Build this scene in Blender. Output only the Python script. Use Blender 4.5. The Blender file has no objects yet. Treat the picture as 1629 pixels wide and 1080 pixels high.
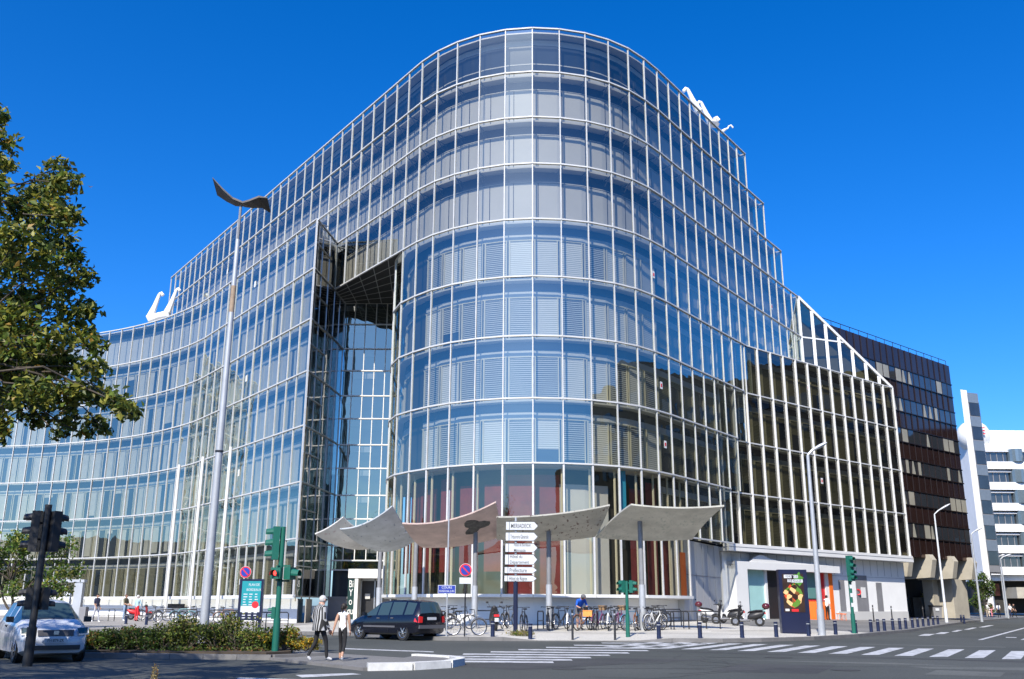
import bpy, bmesh, math, random
from mathutils import Vector, Matrix
random.seed(7)
SC = bpy.context.scene
COL = SC.collection
PI = math.pi
# ------------------------------------------------------------------ camera, sky, sun, exposure
EYE = 1.6
FPX = 1511.97
PITCH = math.radians(15.641336)
ROLL = math.radians(0.25666)
cam = bpy.data.cameras.new("camera")
cam_o = bpy.data.objects.new("camera", cam)
COL.objects.link(cam_o)
cam.sensor_width = 36.0
cam.lens = 36.0 * FPX / 1629.0
cam.clip_start = 0.1
cam.clip_end = 5000
cam_o.location = (0, 0, EYE)
cam_o.rotation_mode = 'QUATERNION'
cam_o.rotation_quaternion = (Matrix.Rotation(PI / 2 + PITCH, 3, 'X') @ Matrix.Rotation(ROLL, 3, 'Z')).to_quaternion()
SC.camera = cam_o

SUN_EL = math.radians(42)
SUN_AZ = math.radians(16)      # the sun stands behind the camera, a little to the left
sunv = Vector((-math.sin(SUN_AZ) * math.cos(SUN_EL), -math.cos(SUN_AZ) * math.cos(SUN_EL), math.sin(SUN_EL)))
W = bpy.data.worlds.new("World")
SC.world = W
W.use_nodes = True
nt = W.node_tree
bg = nt.nodes['Background']
sky = nt.nodes.new('ShaderNodeTexSky')
sky.sky_type = 'NISHITA'
sky.sun_disc = False
sky.sun_elevation = SUN_EL
sky.sun_rotation = PI + SUN_AZ
sky.altitude = 100
sky.air_density = 0.9
sky.dust_density = 1.0
sky.ozone_density = 4.0
hs = nt.nodes.new('ShaderNodeHueSaturation')
hs.inputs['Saturation'].default_value = 1.38
hs.inputs['Value'].default_value = 1.0
nt.links.new(sky.outputs[0], hs.inputs['Color'])
tint = nt.nodes.new('ShaderNodeVectorMath'); tint.operation = 'MULTIPLY'
tint.inputs[1].default_value = (0.85, 1.06, 1.38)
nt.links.new(hs.outputs[0], tint.inputs[0])
nt.links.new(tint.outputs[0], bg.inputs['Color'])
bg.inputs['Strength'].default_value = 0.122
sl = bpy.data.lights.new("sun", 'SUN')
sl.energy = 5.0
sl.angle = math.radians(0.53)
sl.color = (1.0, 0.93, 0.82)
so = bpy.data.objects.new("sun", sl)
COL.objects.link(so)
so.rotation_euler = (-sunv).to_track_quat('-Z', 'Y').to_euler()
SC.view_settings.view_transform = 'Standard'
SC.view_settings.look = 'None'
SC.view_settings.exposure = 0.45
SC.view_settings.gamma = 1
cy = SC.cycles
cy.max_bounces = 8
cy.diffuse_bounces = 2
cy.glossy_bounces = 4
cy.transparent_max_bounces = 12
cy.caustics_reflective = False
cy.caustics_refractive = False
cy.use_denoising = True
cy.sample_clamp_indirect = 6

# ------------------------------------------------------------------ helpers: rays, ground
def ray(px, py):
    X, Y = px - 814.5, py - 540
    c, s = math.cos(ROLL), math.sin(ROLL)
    X, Y = X * c + Y * s, -X * s + Y * c
    u, v = X / FPX, -Y / FPX
    c, s = math.cos(PITCH), math.sin(PITCH)
    return Vector((u, c - v * s, s + v * c))
def at_z(px, py, z):
    d = ray(px, py); t = (z - EYE) / d.z
    return Vector((d.x * t, d.y * t, z))
def at_y(px, py, y):
    d = ray(px, py); t = y / d.y
    return Vector((d.x * t, y, EYE + d.z * t))
def proj(p):
    x, y, z = p[0], p[1], p[2] - EYE
    c, s = math.cos(PITCH), math.sin(PITCH)
    d = y * c + z * s; v = -y * s + z * c
    X, Y = FPX * x / d, -FPX * v / d
    c, s = math.cos(ROLL), math.sin(ROLL)
    return 814.5 + X * c - Y * s, 540 + X * s + Y * c
def zr(x, y):                       # road
    return 0.25 * min(1, max(0, y / 40.0))
KERB = [(-120, 62), (-60, 56.5), (-26.3, 51.2), (-10.7, 46.9), (-7.2, 45.2), (-4.2, 41.2), (-3.05, 39.7), (-0.3, 39.5), (3.7, 39.4),
        (6.3, 38.9), (8.3, 38.9), (10, 39.7), (12.8, 42.0), (16, 46.0), (22.8, 56.6), (33, 75), (43.9, 94.5), (69.3, 133.6), (110, 196), (200, 330)]
def kerb_dist(x, y):
    best = 1e9
    for (x0, y0), (x1, y1) in zip(KERB, KERB[1:]):
        dx, dy = x1 - x0, y1 - y0
        t = max(0, min(1, ((x - x0) * dx + (y - y0) * dy) / (dx * dx + dy * dy)))
        best = min(best, math.hypot(x - x0 - t * dx, y - y0 - t * dy))
    return best
def lerp_tab(tab, x):
    if x <= tab[0][0]: return tab[0][1]
    for (a, b), (c, d) in zip(tab, tab[1:]):
        if x <= c: return b + (d - b) * (x - a) / (c - a)
    return tab[-1][1]
def zp(x, y):                       # plaza pavement, rising from the kerb to the buildings
    g = lerp_tab([(-15, .004), (-5, .022), (8, .028), (22, .045), (40, .045), (60, .02)], x)
    dk = kerb_dist(x, y) if y > lerp_tab(KERB, x) else 0
    drop = 0.12 * max(0, min(1, (x + .2) / 1.2, (6.0 - x) / 1.2)) * max(0, 1 - dk / 3.0)
    return min(1.12, 0.39 - drop + g * dk)
def kerb_y(x):
    return lerp_tab(KERB, x)
def on_plaza(px, py):               # point of the plaza seen at a pixel
    z = 0.5
    for _ in range(30):
        p = at_z(px, py, z); z = z + (zp(p.x, p.y) - z) * .6
    for _ in range(400):
        if p.y > kerb_y(p.x) and kerb_dist(p.x, p.y) > .34: break
        p = p * ((p.y + .03) / p.y)
    p.z = zp(p.x, p.y)
    return p
def on_road(px, py, dz=0):
    z = 0.2
    for _ in range(20):
        p = at_z(px, py, z); z = zr(p.x, p.y) + dz
    return p

# ------------------------------------------------------------------ helpers: meshes
class MB:
    def __init__(s): s.v = []; s.f = []; s.mi = []; s.m = 0
    def face(s, pts):
        n = len(s.v); s.v += [tuple(p) for p in pts]; s.f.append(tuple(range(n, n + len(pts)))); s.mi.append(s.m)
    def mesh(s, vs, fs):
        n = len(s.v); s.v += [tuple(p) for p in vs]
        for f in fs: s.f.append(tuple(i + n for i in f)); s.mi.append(s.m)
    def frame(s, c, ax, ay, az):    # box from a centre and three half-vectors
        c, ax, ay, az = Vector(c), Vector(ax), Vector(ay), Vector(az)
        vs = [c + ax * i + ay * j + az * k for k in (-1, 1) for j in (-1, 1) for i in (-1, 1)]
        s.mesh(vs, [(0, 2, 3, 1), (4, 5, 7, 6), (0, 1, 5, 4), (1, 3, 7, 5), (3, 2, 6, 7), (2, 0, 4, 6)])
    def box(s, x0, x1, y0, y1, z0, z1):
        s.frame(((x0 + x1) / 2, (y0 + y1) / 2, (z0 + z1) / 2), ((x1 - x0) / 2, 0, 0), (0, (y1 - y0) / 2, 0), (0, 0, (z1 - z0) / 2))
    def bar(s, p, q, w, h, up=(0, 0, 1)):
        p, q = Vector(p), Vector(q); d = q - p
        if d.length < 1e-6: return
        u = Vector(up); side = d.cross(u)
        if side.length < 1e-5: side = d.cross(Vector((1, 0, 0)))
        side.normalize(); u = side.cross(d).normalized()
        s.frame((p + q) / 2, d / 2, side * w / 2, u * h / 2)
    def tube(s, path, r, n=8, cap=True):
        path = [Vector(p) for p in path]; rs = r if isinstance(r, (list, tuple)) else [r] * len(path)
        vs = []; fs = []; prev = None
        for i, p in enumerate(path):
            t = (path[min(i + 1, len(path) - 1)] - path[max(i - 1, 0)])
            if t.length < 1e-9: t = Vector((0, 0, 1))
            t.normalize()
            if prev is None:
                a = t.cross(Vector((0, 0, 1)))
                if a.length < 1e-3: a = t.cross(Vector((1, 0, 0)))
            else: a = prev - t * prev.dot(t)
            a.normalize(); prev = a; b = t.cross(a)
            for k in range(n):
                an = 2 * PI * k / n; vs.append(p + (a * math.cos(an) + b * math.sin(an)) * rs[i])
        for i in range(len(path) - 1):
            for k in range(n):
                fs.append((i * n + k, i * n + (k + 1) % n, (i + 1) * n + (k + 1) % n, (i + 1) * n + k))
        if cap:
            fs.append(tuple(range(n - 1, -1, -1))); fs.append(tuple((len(path) - 1) * n + k for k in range(n)))
        s.mesh(vs, fs)
    def prism(s, poly, z0, z1, bottom=True):
        n = len(poly)
        zb = z0 if callable(z0) else (lambda x, y: z0); zt = z1 if callable(z1) else (lambda x, y: z1)
        vs = [(p[0], p[1], zb(p[0], p[1])) for p in poly] + [(p[0], p[1], zt(p[0], p[1])) for p in poly]
        fs = [(i, (i + 1) % n, n + (i + 1) % n, n + i) for i in range(n)] + [tuple(range(n, 2 * n))]
        if bottom: fs.append(tuple(range(n - 1, -1, -1)))
        s.mesh(vs, fs)
    def lathe(s, prof, c=(0, 0, 0), n=12):      # (r, z) profile round z
        vs = []; fs = []
        for r, z in prof:
            for k in range(n):
                a = 2 * PI * k / n; vs.append((c[0] + r * math.cos(a), c[1] + r * math.sin(a), c[2] + z))
        for i in range(len(prof) - 1):
            for k in range(n): fs.append((i * n + k, i * n + (k + 1) % n, (i + 1) * n + (k + 1) % n, (i + 1) * n + k))
        fs.append(tuple(range(n - 1, -1, -1))); fs.append(tuple((len(prof) - 1) * n + k for k in range(n)))
        s.mesh(vs, fs)
    def ball(s, c, rx, ry, rz, n=10, m=7):
        prof = []
        vs = []; fs = []
        for i in range(m + 1):
            th = PI * i / m
            for k in range(n):
                a = 2 * PI * k / n
                vs.append((c[0] + rx * math.sin(th) * math.cos(a), c[1] + ry * math.sin(th) * math.sin(a), c[2] - rz * math.cos(th)))
        for i in range(m):
            for k in range(n): fs.append((i * n + k, i * n + (k + 1) % n, (i + 1) * n + (k + 1) % n, (i + 1) * n + k))
        s.mesh(vs, fs)
    def torus(s, c, R, r, axis='x', n=20, m=6, a0=0, a1=2 * PI):
        full = abs(a1 - a0 - 2 * PI) < 1e-6; cnt = n if full else n + 1
        pts = []
        for i in range(cnt):
            a = a0 + (a1 - a0) * i / n
            u, v = R * math.cos(a), R * math.sin(a)
            pts.append((Vector((0, u, v)) if axis == 'x' else Vector((u, 0, v)) if axis == 'y' else Vector((u, v, 0))))
        ax = {'x': Vector((1, 0, 0)), 'y': Vector((0, 1, 0)), 'z': Vector((0, 0, 1))}[axis]
        vs = []; fs = []; c = Vector(c)
        for p in pts:
            d = p.normalized()
            for k in range(m):
                b = 2 * PI * k / m; vs.append(c + p + (d * math.cos(b) + ax * math.sin(b)) * r)
        for i in range(cnt if full else cnt - 1):
            j = (i + 1) % cnt
            for k in range(m): fs.append((i * m + k, j * m + k, j * m + (k + 1) % m, i * m + (k + 1) % m))
        s.mesh(vs, fs)
    def build(s, name, mat, parent=None, smooth=False, origin=None, fix=True):
        me = bpy.data.meshes.new(name)
        if origin is None and parent is not None and parent.get('world_built'): origin = wloc(parent)
        o = origin or (0, 0, 0)
        me.from_pydata([(p[0] - o[0], p[1] - o[1], p[2] - o[2]) for p in s.v], [], s.f)
        ms = mat if isinstance(mat, (list, tuple)) else [mat]
        for m in ms: me.materials.append(m)
        if len(ms) > 1: me.polygons.foreach_set('material_index', s.mi)
        if fix:
            bm = bmesh.new(); bm.from_mesh(me); bmesh.ops.recalc_face_normals(bm, faces=bm.faces); bm.to_mesh(me); bm.free()
        if smooth:
            me.polygons.foreach_set('use_smooth', [True] * len(me.polygons))
            if smooth != 'all':
                me.set_sharp_from_angle(angle=math.radians(40))
        me.update()
        ob = bpy.data.objects.new(name, me); COL.objects.link(ob)
        if parent is not None: ob.parent = parent
        elif origin is not None: ob.location = origin
        return ob
def wloc(o):
    p = Vector(o.location)
    while o.parent: o = o.parent; p += Vector(o.location)
    return p
def thing(name, label, cat, loc=(0, 0, 0), rz=0, group=None, world=False):
    o = bpy.data.objects.new(name, None); COL.objects.link(o)
    o.empty_display_size = .2
    o.location = loc; o.rotation_euler = (0, 0, rz); o['label'] = label; o['category'] = cat
    if group: o['group'] = group
    if world: o['world_built'] = 1
    return o
def tag(o, label, cat, group=None):
    o['label'] = label; o['category'] = cat
    if group: o['group'] = group
    return o
def kind(o, k):
    o['kind'] = k; return o
def dup(root, loc, rz=None, label=None, group=None, scale=None):
    r = root.copy(); COL.objects.link(r); r.location = loc
    if rz is not None: r.rotation_euler = (0, 0, rz)
    if label: r['label'] = label
    if group: r['group'] = group
    if scale: r.scale = scale
    for ch in list(root.children):
        c = ch.copy(); COL.objects.link(c); c.parent = r
        for g in list(ch.children):
            d = g.copy(); COL.objects.link(d); d.parent = c
    return r
def text_part(name, s, size, M4, mat, parent=None, ext=.002, align='CENTER', squash=1.0, bold=.005):
    cu = bpy.data.curves.new('t', 'FONT'); cu.body = s; cu.size = size; cu.extrude = ext; cu.align_x = align; cu.align_y = 'CENTER'
    cu.resolution_u = 3; cu.offset = size * bold
    to = bpy.data.objects.new('t', cu); COL.objects.link(to)
    dg = bpy.context.evaluated_depsgraph_get()
    me = bpy.data.meshes.new_from_object(to.evaluated_get(dg)); bpy.data.objects.remove(to)
    me.name = name
    me.transform(Matrix.Diagonal((squash, 1, 1, 1))); me.transform(M4); me.materials.clear(); me.materials.append(mat)
    if parent is not None and parent.get('world_built'): me.transform(Matrix.Translation(-wloc(parent)))
    o = bpy.data.objects.new(name, me); COL.objects.link(o)
    if parent is not None: o.parent = parent
    return o
def facing(loc, right, up):         # text matrix: x along right, y along up
    r = Vector(right).normalized(); u = Vector(up).normalized(); n = r.cross(u)
    M4 = Matrix.Identity(4)
    for i in range(3): M4[i][0] = r[i]; M4[i][1] = u[i]; M4[i][2] = n[i]; M4[i][3] = loc[i]
    return M4

# ------------------------------------------------------------------ materials
def mat(name, col, rough=.6, metal=0, var=.12, scale=3, spec=.5, bump=0, bscale=40, coat=0, emit=0):
    m = bpy.data.materials.new(name); m.use_nodes = True; t = m.node_tree; b = t.nodes['Principled BSDF']
    b.inputs['Roughness'].default_value = rough; b.inputs['Metallic'].default_value = metal
    b.inputs['Specular IOR Level'].default_value = spec
    if coat: b.inputs['Coat Weight'].default_value = coat; b.inputs['Coat Roughness'].default_value = .05
    tc = t.nodes.new('ShaderNodeTexCoord')
    if var:
        n = t.nodes.new('ShaderNodeTexNoise'); n.inputs['Scale'].default_value = scale; n.inputs['Detail'].default_value = 6
        n.inputs['Roughness'].default_value = .65
        t.links.new(tc.outputs['Object'], n.inputs['Vector'])
        r = t.nodes.new('ShaderNodeMapRange'); r.inputs[1].default_value = .25; r.inputs[2].default_value = .75
        r.inputs[3].default_value = 1 - var; r.inputs[4].default_value = 1 + var
        t.links.new(n.outputs[0], r.inputs[0])
        x = t.nodes.new('ShaderNodeVectorMath'); x.operation = 'SCALE'; x.inputs[0].default_value = col[:3]
        t.links.new(r.outputs[0], x.inputs['Scale']); t.links.new(x.outputs[0], b.inputs['Base Color'])
    else: b.inputs['Base Color'].default_value = (*col[:3], 1)
    if bump:
        n2 = t.nodes.new('ShaderNodeTexNoise'); n2.inputs['Scale'].default_value = bscale; n2.inputs['Detail'].default_value = 4
        t.links.new(tc.outputs['Object'], n2.inputs['Vector'])
        bp = t.nodes.new('ShaderNodeBump'); bp.inputs['Strength'].default_value = bump; bp.inputs['Distance'].default_value = .02
        t.links.new(n2.outputs[0], bp.inputs['Height']); t.links.new(bp.outputs[0], b.inputs['Normal'])
    if emit:
        b.inputs['Emission Color'].default_value = (*col[:3], 1); b.inputs['Emission Strength'].default_value = emit
    return m
def glass(name, tint, base=.1, gloss=(1, 1, 1), power=4.0):
    m = bpy.data.materials.new(name); m.use_nodes = True; t = m.node_tree; t.nodes.clear()
    out = t.nodes.new('ShaderNodeOutputMaterial'); mx = t.nodes.new('ShaderNodeMixShader')
    tr = t.nodes.new('ShaderNodeBsdfTransparent'); tr.inputs[0].default_value = (*tint, 1)
    gl = t.nodes.new('ShaderNodeBsdfGlossy'); gl.inputs['Roughness'].default_value = 0.0; gl.inputs['Color'].default_value = (*gloss, 1)
    lw = t.nodes.new('ShaderNodeLayerWeight'); lw.inputs[0].default_value = .5
    pw = t.nodes.new('ShaderNodeMath'); pw.operation = 'POWER'; pw.inputs[1].default_value = power
    ma = t.nodes.new('ShaderNodeMath'); ma.operation = 'MULTIPLY_ADD'; ma.inputs[1].default_value = 1 - base; ma.inputs[2].default_value = base
    t.links.new(lw.outputs['Facing'], pw.inputs[0]); t.links.new(pw.outputs[0], ma.inputs[0]); t.links.new(ma.outputs[0], mx.inputs[0])
    tc = t.nodes.new('ShaderNodeTexCoord'); nz = t.nodes.new('ShaderNodeTexNoise'); nz.inputs['Scale'].default_value = .8; nz.inputs['Detail'].default_value = 1
    bp = t.nodes.new('ShaderNodeBump'); bp.inputs['Strength'].default_value = .3; bp.inputs['Distance'].default_value = .03
    t.links.new(tc.outputs['Object'], nz.inputs['Vector']); t.links.new(nz.outputs[0], bp.inputs['Height']); t.links.new(bp.outputs[0], gl.inputs['Normal'])
    t.links.new(tr.outputs[0], mx.inputs[1]); t.links.new(gl.outputs[0], mx.inputs[2]); t.links.new(mx.outputs[0], out.inputs[0])
    return m
def add_stripes(m, axis, period, dark, duty=.5, soft=.1):
    """horizontal or vertical lines (slats, joints) multiplied into a material's colour"""
    t = m.node_tree; b = t.nodes['Principled BSDF']; src = b.inputs['Base Color'].links[0].from_socket if b.inputs['Base Color'].links else None
    tc = t.nodes.new('ShaderNodeTexCoord'); sp = t.nodes.new('ShaderNodeSeparateXYZ'); t.links.new(tc.outputs['Object'], sp.inputs[0])
    dv = t.nodes.new('ShaderNodeMath'); dv.operation = 'DIVIDE'; dv.inputs[1].default_value = period; t.links.new(sp.outputs[axis], dv.inputs[0])
    fr = t.nodes.new('ShaderNodeMath'); fr.operation = 'FRACT'; t.links.new(dv.outputs[0], fr.inputs[0])
    mr = t.nodes.new('ShaderNodeMapRange'); mr.inputs[1].default_value = duty - soft; mr.inputs[2].default_value = duty + soft
    mr.inputs[3].default_value = 1; mr.inputs[4].default_value = dark; t.links.new(fr.outputs[0], mr.inputs[0])
    x = t.nodes.new('ShaderNodeVectorMath'); x.operation = 'SCALE'
    if src: t.links.new(src, x.inputs[0])
    else: x.inputs[0].default_value = b.inputs['Base Color'].default_value[:3]
    t.links.new(mr.outputs[0], x.inputs['Scale']); t.links.new(x.outputs[0], b.inputs['Base Color'])
    return m
M = {}
M['white'] = mat('white_paint', (.74, .74, .72), .45, var=.05, scale=.6)
M['mull'] = mat('mullion_paint', (.55, .555, .55), .5, var=.14, scale=1.3)
M['white2'] = mat('white_wall', (.84, .84, .82), .6, var=.07, scale=.5)
M['panel'] = mat('grey_panel', (.555, .56, .575), .55, var=.06, scale=.4)
M['slab'] = mat('slab_grey', (.56, .56, .55), .7, var=.08, scale=.8)
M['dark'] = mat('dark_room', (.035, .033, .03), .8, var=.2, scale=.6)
M['darkwin'] = mat('dark_window', (.03, .04, .06), .15, var=.1, spec=.6)
M['blind'] = add_stripes(mat('white_blind', (.72, .72, .70), .6, var=.04, scale=.7), 2, .12, .45, .62, .12)
M['blind2'] = add_stripes(mat('open_blind', (.50, .52, .53), .6, var=.06, scale=.7), 2, .12, .14, .45, .12)
M['curtain'] = mat('pale_curtain', (.52, .51, .47), .8, var=.12, scale=1.2)
M['bblind'] = add_stripes(mat('beige_blind', (.24, .225, .15), .7, var=.1, scale=.7), 2, .11, .4, .6, .15)
M['beige'] = mat('beige_post', (.62, .58, .45), .6, var=.1, scale=1)
M['maroon'] = mat('maroon_curtain', (.19, .028, .032), .85, var=.3, scale=1.4)
M['metal'] = mat('steel', (.45, .46, .47), .35, .8, var=.1)
M['strut'] = mat('dark_strut', (.10, .11, .13), .5, .3, var=.1)
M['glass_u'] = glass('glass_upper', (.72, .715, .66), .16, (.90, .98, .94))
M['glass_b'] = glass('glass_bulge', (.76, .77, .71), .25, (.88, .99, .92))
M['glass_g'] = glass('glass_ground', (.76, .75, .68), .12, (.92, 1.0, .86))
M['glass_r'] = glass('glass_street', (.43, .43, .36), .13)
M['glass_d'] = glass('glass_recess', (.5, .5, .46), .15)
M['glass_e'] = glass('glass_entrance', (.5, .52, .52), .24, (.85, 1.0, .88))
M['asphalt'] = None
# ------------------------------------------------------------------ ground
def asphalt_mat(name, c0, c1, patch=.12, sc=.12):
    m = mat(name, c0, .85, var=0, bump=.35, bscale=60)
    t = m.node_tree; b = t.nodes['Principled BSDF']; tc = t.nodes.new('ShaderNodeTexCoord')
    def noise(s, d=4):
        n = t.nodes.new('ShaderNodeTexNoise'); n.inputs['Scale'].default_value = s; n.inputs['Detail'].default_value = d
        t.links.new(tc.outputs['Object'], n.inputs['Vector']); return n.outputs[0]
    mx = t.nodes.new('ShaderNodeMixRGB'); mx.inputs[1].default_value = (*c0, 1); mx.inputs[2].default_value = (*c1, 1)
    cr = t.nodes.new('ShaderNodeMapRange'); cr.inputs[1].default_value = .38; cr.inputs[2].default_value = .62
    t.links.new(noise(sc, 7), cr.inputs[0]); t.links.new(cr.outputs[0], mx.inputs[0])
    f = t.nodes.new('ShaderNodeMapRange'); f.inputs[1].default_value = .3; f.inputs[2].default_value = .7; f.inputs[3].default_value = .75; f.inputs[4].default_value = 1.25
    t.links.new(noise(22, 8), f.inputs[0])
    x = t.nodes.new('ShaderNodeVectorMath'); x.operation = 'SCALE'
    t.links.new(mx.outputs[0], x.inputs[0]); t.links.new(f.outputs[0], x.inputs['Scale']); t.links.new(x.outputs[0], b.inputs['Base Color'])
    return m
M['asphalt'] = asphalt_mat('asphalt', (.046, .051, .046), (.066, .071, .065))
M['plaza'] = asphalt_mat('plaza_paving', (.43, .415, .37), (.52, .50, .45), sc=.25)
M['tar'] = asphalt_mat('footway_asphalt', (.14, .138, .132), (.19, .186, .178), sc=.2)
M['kerb'] = mat('kerb_stone', (.17, .165, .16), .8, var=.25, scale=1.5)
M['kerb_w'] = mat('painted_kerb', (.62, .62, .6), .7, var=.25, scale=3)
M['mark'] = mat('road_paint', (.48, .49, .5), .7, var=.2, scale=4)
_t = M['mark'].node_tree; _b = _t.nodes['Principled BSDF']; _src = _b.inputs['Base Color'].links[0].from_socket
_tc = _t.nodes.new('ShaderNodeTexCoord'); _n = _t.nodes.new('ShaderNodeTexNoise'); _n.inputs['Scale'].default_value = 2.2; _n.inputs['Detail'].default_value = 9; _n.inputs['Roughness'].default_value = .75
_t.links.new(_tc.outputs['Object'], _n.inputs['Vector'])
_r = _t.nodes.new('ShaderNodeMapRange'); _r.inputs[1].default_value = .50; _r.inputs[2].default_value = .66; _r.inputs[4].default_value = .75
_m = _t.nodes.new('ShaderNodeMixRGB'); _m.inputs[2].default_value = (.075, .078, .076, 1)
_t.links.new(_n.outputs[0], _r.inputs[0]); _t.links.new(_r.outputs[0], _m.inputs[0]); _t.links.new(_src, _m.inputs[1]); _t.links.new(_m.outputs[0], _b.inputs['Base Color'])
M['soil'] = mat('soil', (.06, .045, .03), .9, var=.4, scale=2)

b = MB()
ys = [-300, -40, 0, 10, 20, 30, 40, 60, 120, 400, 1500]; xs = [-1500, -200, -60, -20, 0, 20, 60, 200, 1500]
vs = [(x, y, zr(x, y)) for y in ys for x in xs]; nx = len(xs)
b.mesh(vs, [(j * nx + i, j * nx + i + 1, (j + 1) * nx + i + 1, (j + 1) * nx + i) for j in range(len(ys) - 1) for i in range(nx - 1)])
kind(b.build('road', M['asphalt']), 'structure')

def resample(pl, step):
    out = [Vector((*pl[0], 0))]
    for (x0, y0), (x1, y1) in zip(pl, pl[1:]):
        L = math.hypot(x1 - x0, y1 - y0); n = max(1, round(L / step))
        for i in range(1, n + 1): out.append(Vector((x0 + (x1 - x0) * i / n, y0 + (y1 - y0) * i / n, 0)))
    return out
kp = resample(KERB, 1.5)
nrm = []
for i, p in enumerate(kp):
    t = (kp[min(i + 1, len(kp) - 1)] - kp[max(i - 1, 0)]).normalized(); nrm.append(Vector((-t.y, t.x, 0)))
# kerb stones with a real step
b = MB()
for i in range(len(kp) - 1):
    for (p, n, q, m_) in ((kp[i], nrm[i], kp[i + 1], nrm[i + 1]),):
        a0, a1 = zr(p.x, p.y) - .1, zp(p.x, p.y) + .006
        c0, c1 = zr(q.x, q.y) - .1, zp(q.x, q.y) + .006
        g = (q - p).normalized() * .006
        p2, q2 = p + g, q - g
        A = [Vector((v.x, v.y, z)) for v, z in ((p2, a0), (q2, c0), (q2, c1), (p2, a1))]
        B = [Vector((v.x, v.y, z)) for v, z in ((p2 + n * .24, a0), (q2 + m_ * .24, c0), (q2 + m_ * .24, c1), (p2 + n * .24, a1))]
        b.mesh(A + B, [(0, 1, 2, 3), (3, 2, 6, 7), (4, 7, 6, 5), (0, 3, 7, 4), (1, 5, 6, 2)])
kind(b.build('kerb', M['kerb']), 'structure')
# pavement: rows of points parallel to the kerb; light paving round the corner, asphalt along the street
def pave(name, m, i0, i1, offs, dz=0):
    b = MB(); vs = []
    for i in range(i0, i1 + 1):
        for o in offs:
            p = kp[i] + Vector((0, 1, 0)) * o if o > 30 else kp[i] + nrm[i] * o
            if o <= 30:
                w = min(1, o / 30); p = kp[i] + (nrm[i] * (1 - w) + Vector((0, 1, 0)) * w) * o
            vs.append((p.x, p.y, zp(p.x, p.y) + dz))
    n = len(offs)
    b.mesh(vs, [((i) * n + j, (i + 1) * n + j, (i + 1) * n + j + 1, i * n + j + 1) for i in range(i1 - i0) for j in range(n - 1)])
    return kind(b.build(name, m), 'structure')
offs = [.1, 1, 2, 4, 6, 8, 10, 13, 16, 20, 25, 30, 45, 70]
isplit = min(range(len(kp)), key=lambda i: (kp[i] - Vector((17.5, 48.3, 0))).length)
M['plaza_l'] = asphalt_mat('plaza_grey', (.27, .255, .235), (.34, .325, .30), sc=.25)
il = min(range(len(kp)), key=lambda i: (kp[i] - Vector((-13, 47.7, 0))).length)
pave('plaza', M['plaza_l'], 0, il, offs)
pave('plaza', M['plaza'], il, isplit, offs)
pave('footway', M['tar'], isplit, len(kp) - 1, offs)
# paving joints / dark drain lines of the plaza
b = MB()
for (x0, y0, x1, y1) in ((-2, 45, 13, 46.5), (-1, 43.3, 10, 42.2), (4, 48.3, 17, 51), (9, 44.6, 16.3, 49.6), (-14, 53, -8, 50)):
    n = 8
    for k in range(n):
        p = Vector((x0 + (x1 - x0) * k / n, y0 + (y1 - y0) * k / n, 0)); q = Vector((x0 + (x1 - x0) * (k + 1) / n, y0 + (y1 - y0) * (k + 1) / n, 0))
        d = (q - p).normalized(); s = Vector((-d.y, d.x, 0)) * .04
        b.face([(v.x, v.y, zp(v.x, v.y) + .012) for v in (p - s, q - s, q + s, p + s)])
kind(b.build('paving_joints', M['kerb']), 'structure')

# median island in the road: soil bed with kerb, walkway, white nose
ISL = [(-60, 29), (-30, 27.8), (-13, 27.7), (-6.4, 26.9), (-3.3, 23.1), (-2.3, 23.4), (-1.5, 24.2), (-1.25, 25.2), (-1.5, 26.1), (-2.6, 27.0), (-4.4, 28.6), (-6.2, 30.4), (-8, 32.5), (-12, 35), (-30, 41), (-60, 48)]
b = MB(); b.prism(ISL, lambda x, y: zr(x, y) - .05, lambda x, y: zr(x, y) + .05)
kind(b.build('median_walkway', M['tar']), 'structure')
b = MB(); b.prism([(-60, 29.3), (-30, 28.1), (-13, 28), (-6.7, 27.4), (-6.2, 28.2), (-6.6, 30.2), (-8.1, 32.2), (-12.1, 34.7), (-30, 40.7), (-60, 47.6)], lambda x, y: zr(x, y) - .02, lambda x, y: zr(x, y) + .16)
kind(b.build('planting_bed', M['soil']), 'structure')
def kerb_run(name, pts, m, h, w=.22):
    b = MB(); ps = resample(pts, .9)
    for p, q in zip(ps, ps[1:]):
        d = (q - p).normalized() * .006
        P, Q = p + d, q - d
        zc = (zr(p.x, p.y) + zr(q.x, q.y)) / 2
        b.bar((P.x, P.y, zc + h / 2 - .03), (Q.x, Q.y, zc + h / 2 - .03), w, h + .06)
    return kind(b.build(name, m), 'structure')
kerb_run('median_kerb', [(-60, 29), (-30, 27.8), (-13, 27.7), (-6.4, 26.9), (-5.2, 28.2)], M['kerb'], .13)
kerb_run('median_kerb', [(-6.4, 26.9), (-3.3, 23.1)], M['kerb'], .07)
kerb_run('median_nose_kerb', [(-3.3, 23.1), (-2.3, 23.4), (-1.5, 24.2), (-1.25, 25.2), (-1.5, 26.1), (-2.6, 27.0)], M['kerb_w'], .17)
b = MB(); b.prism([(-3.2, 23.4), (-2.3, 23.6), (-1.7, 24.3), (-1.45, 25.2), (-1.7, 26.0), (-2.6, 26.7)], lambda x, y: zr(x, y), lambda x, y: zr(x, y) + .13)
kind(b.build('median_nose', M['tar']), 'structure')

# road markings, thin sheets above the asphalt
b = MB()
def mark(pts, dz=.005):
    b.face([(p[0], p[1], zr(p[0], p[1]) + dz) for p in pts])
def mpx(*pp): return [tuple(on_road(x, y)[:2]) for x, y in pp]
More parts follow.
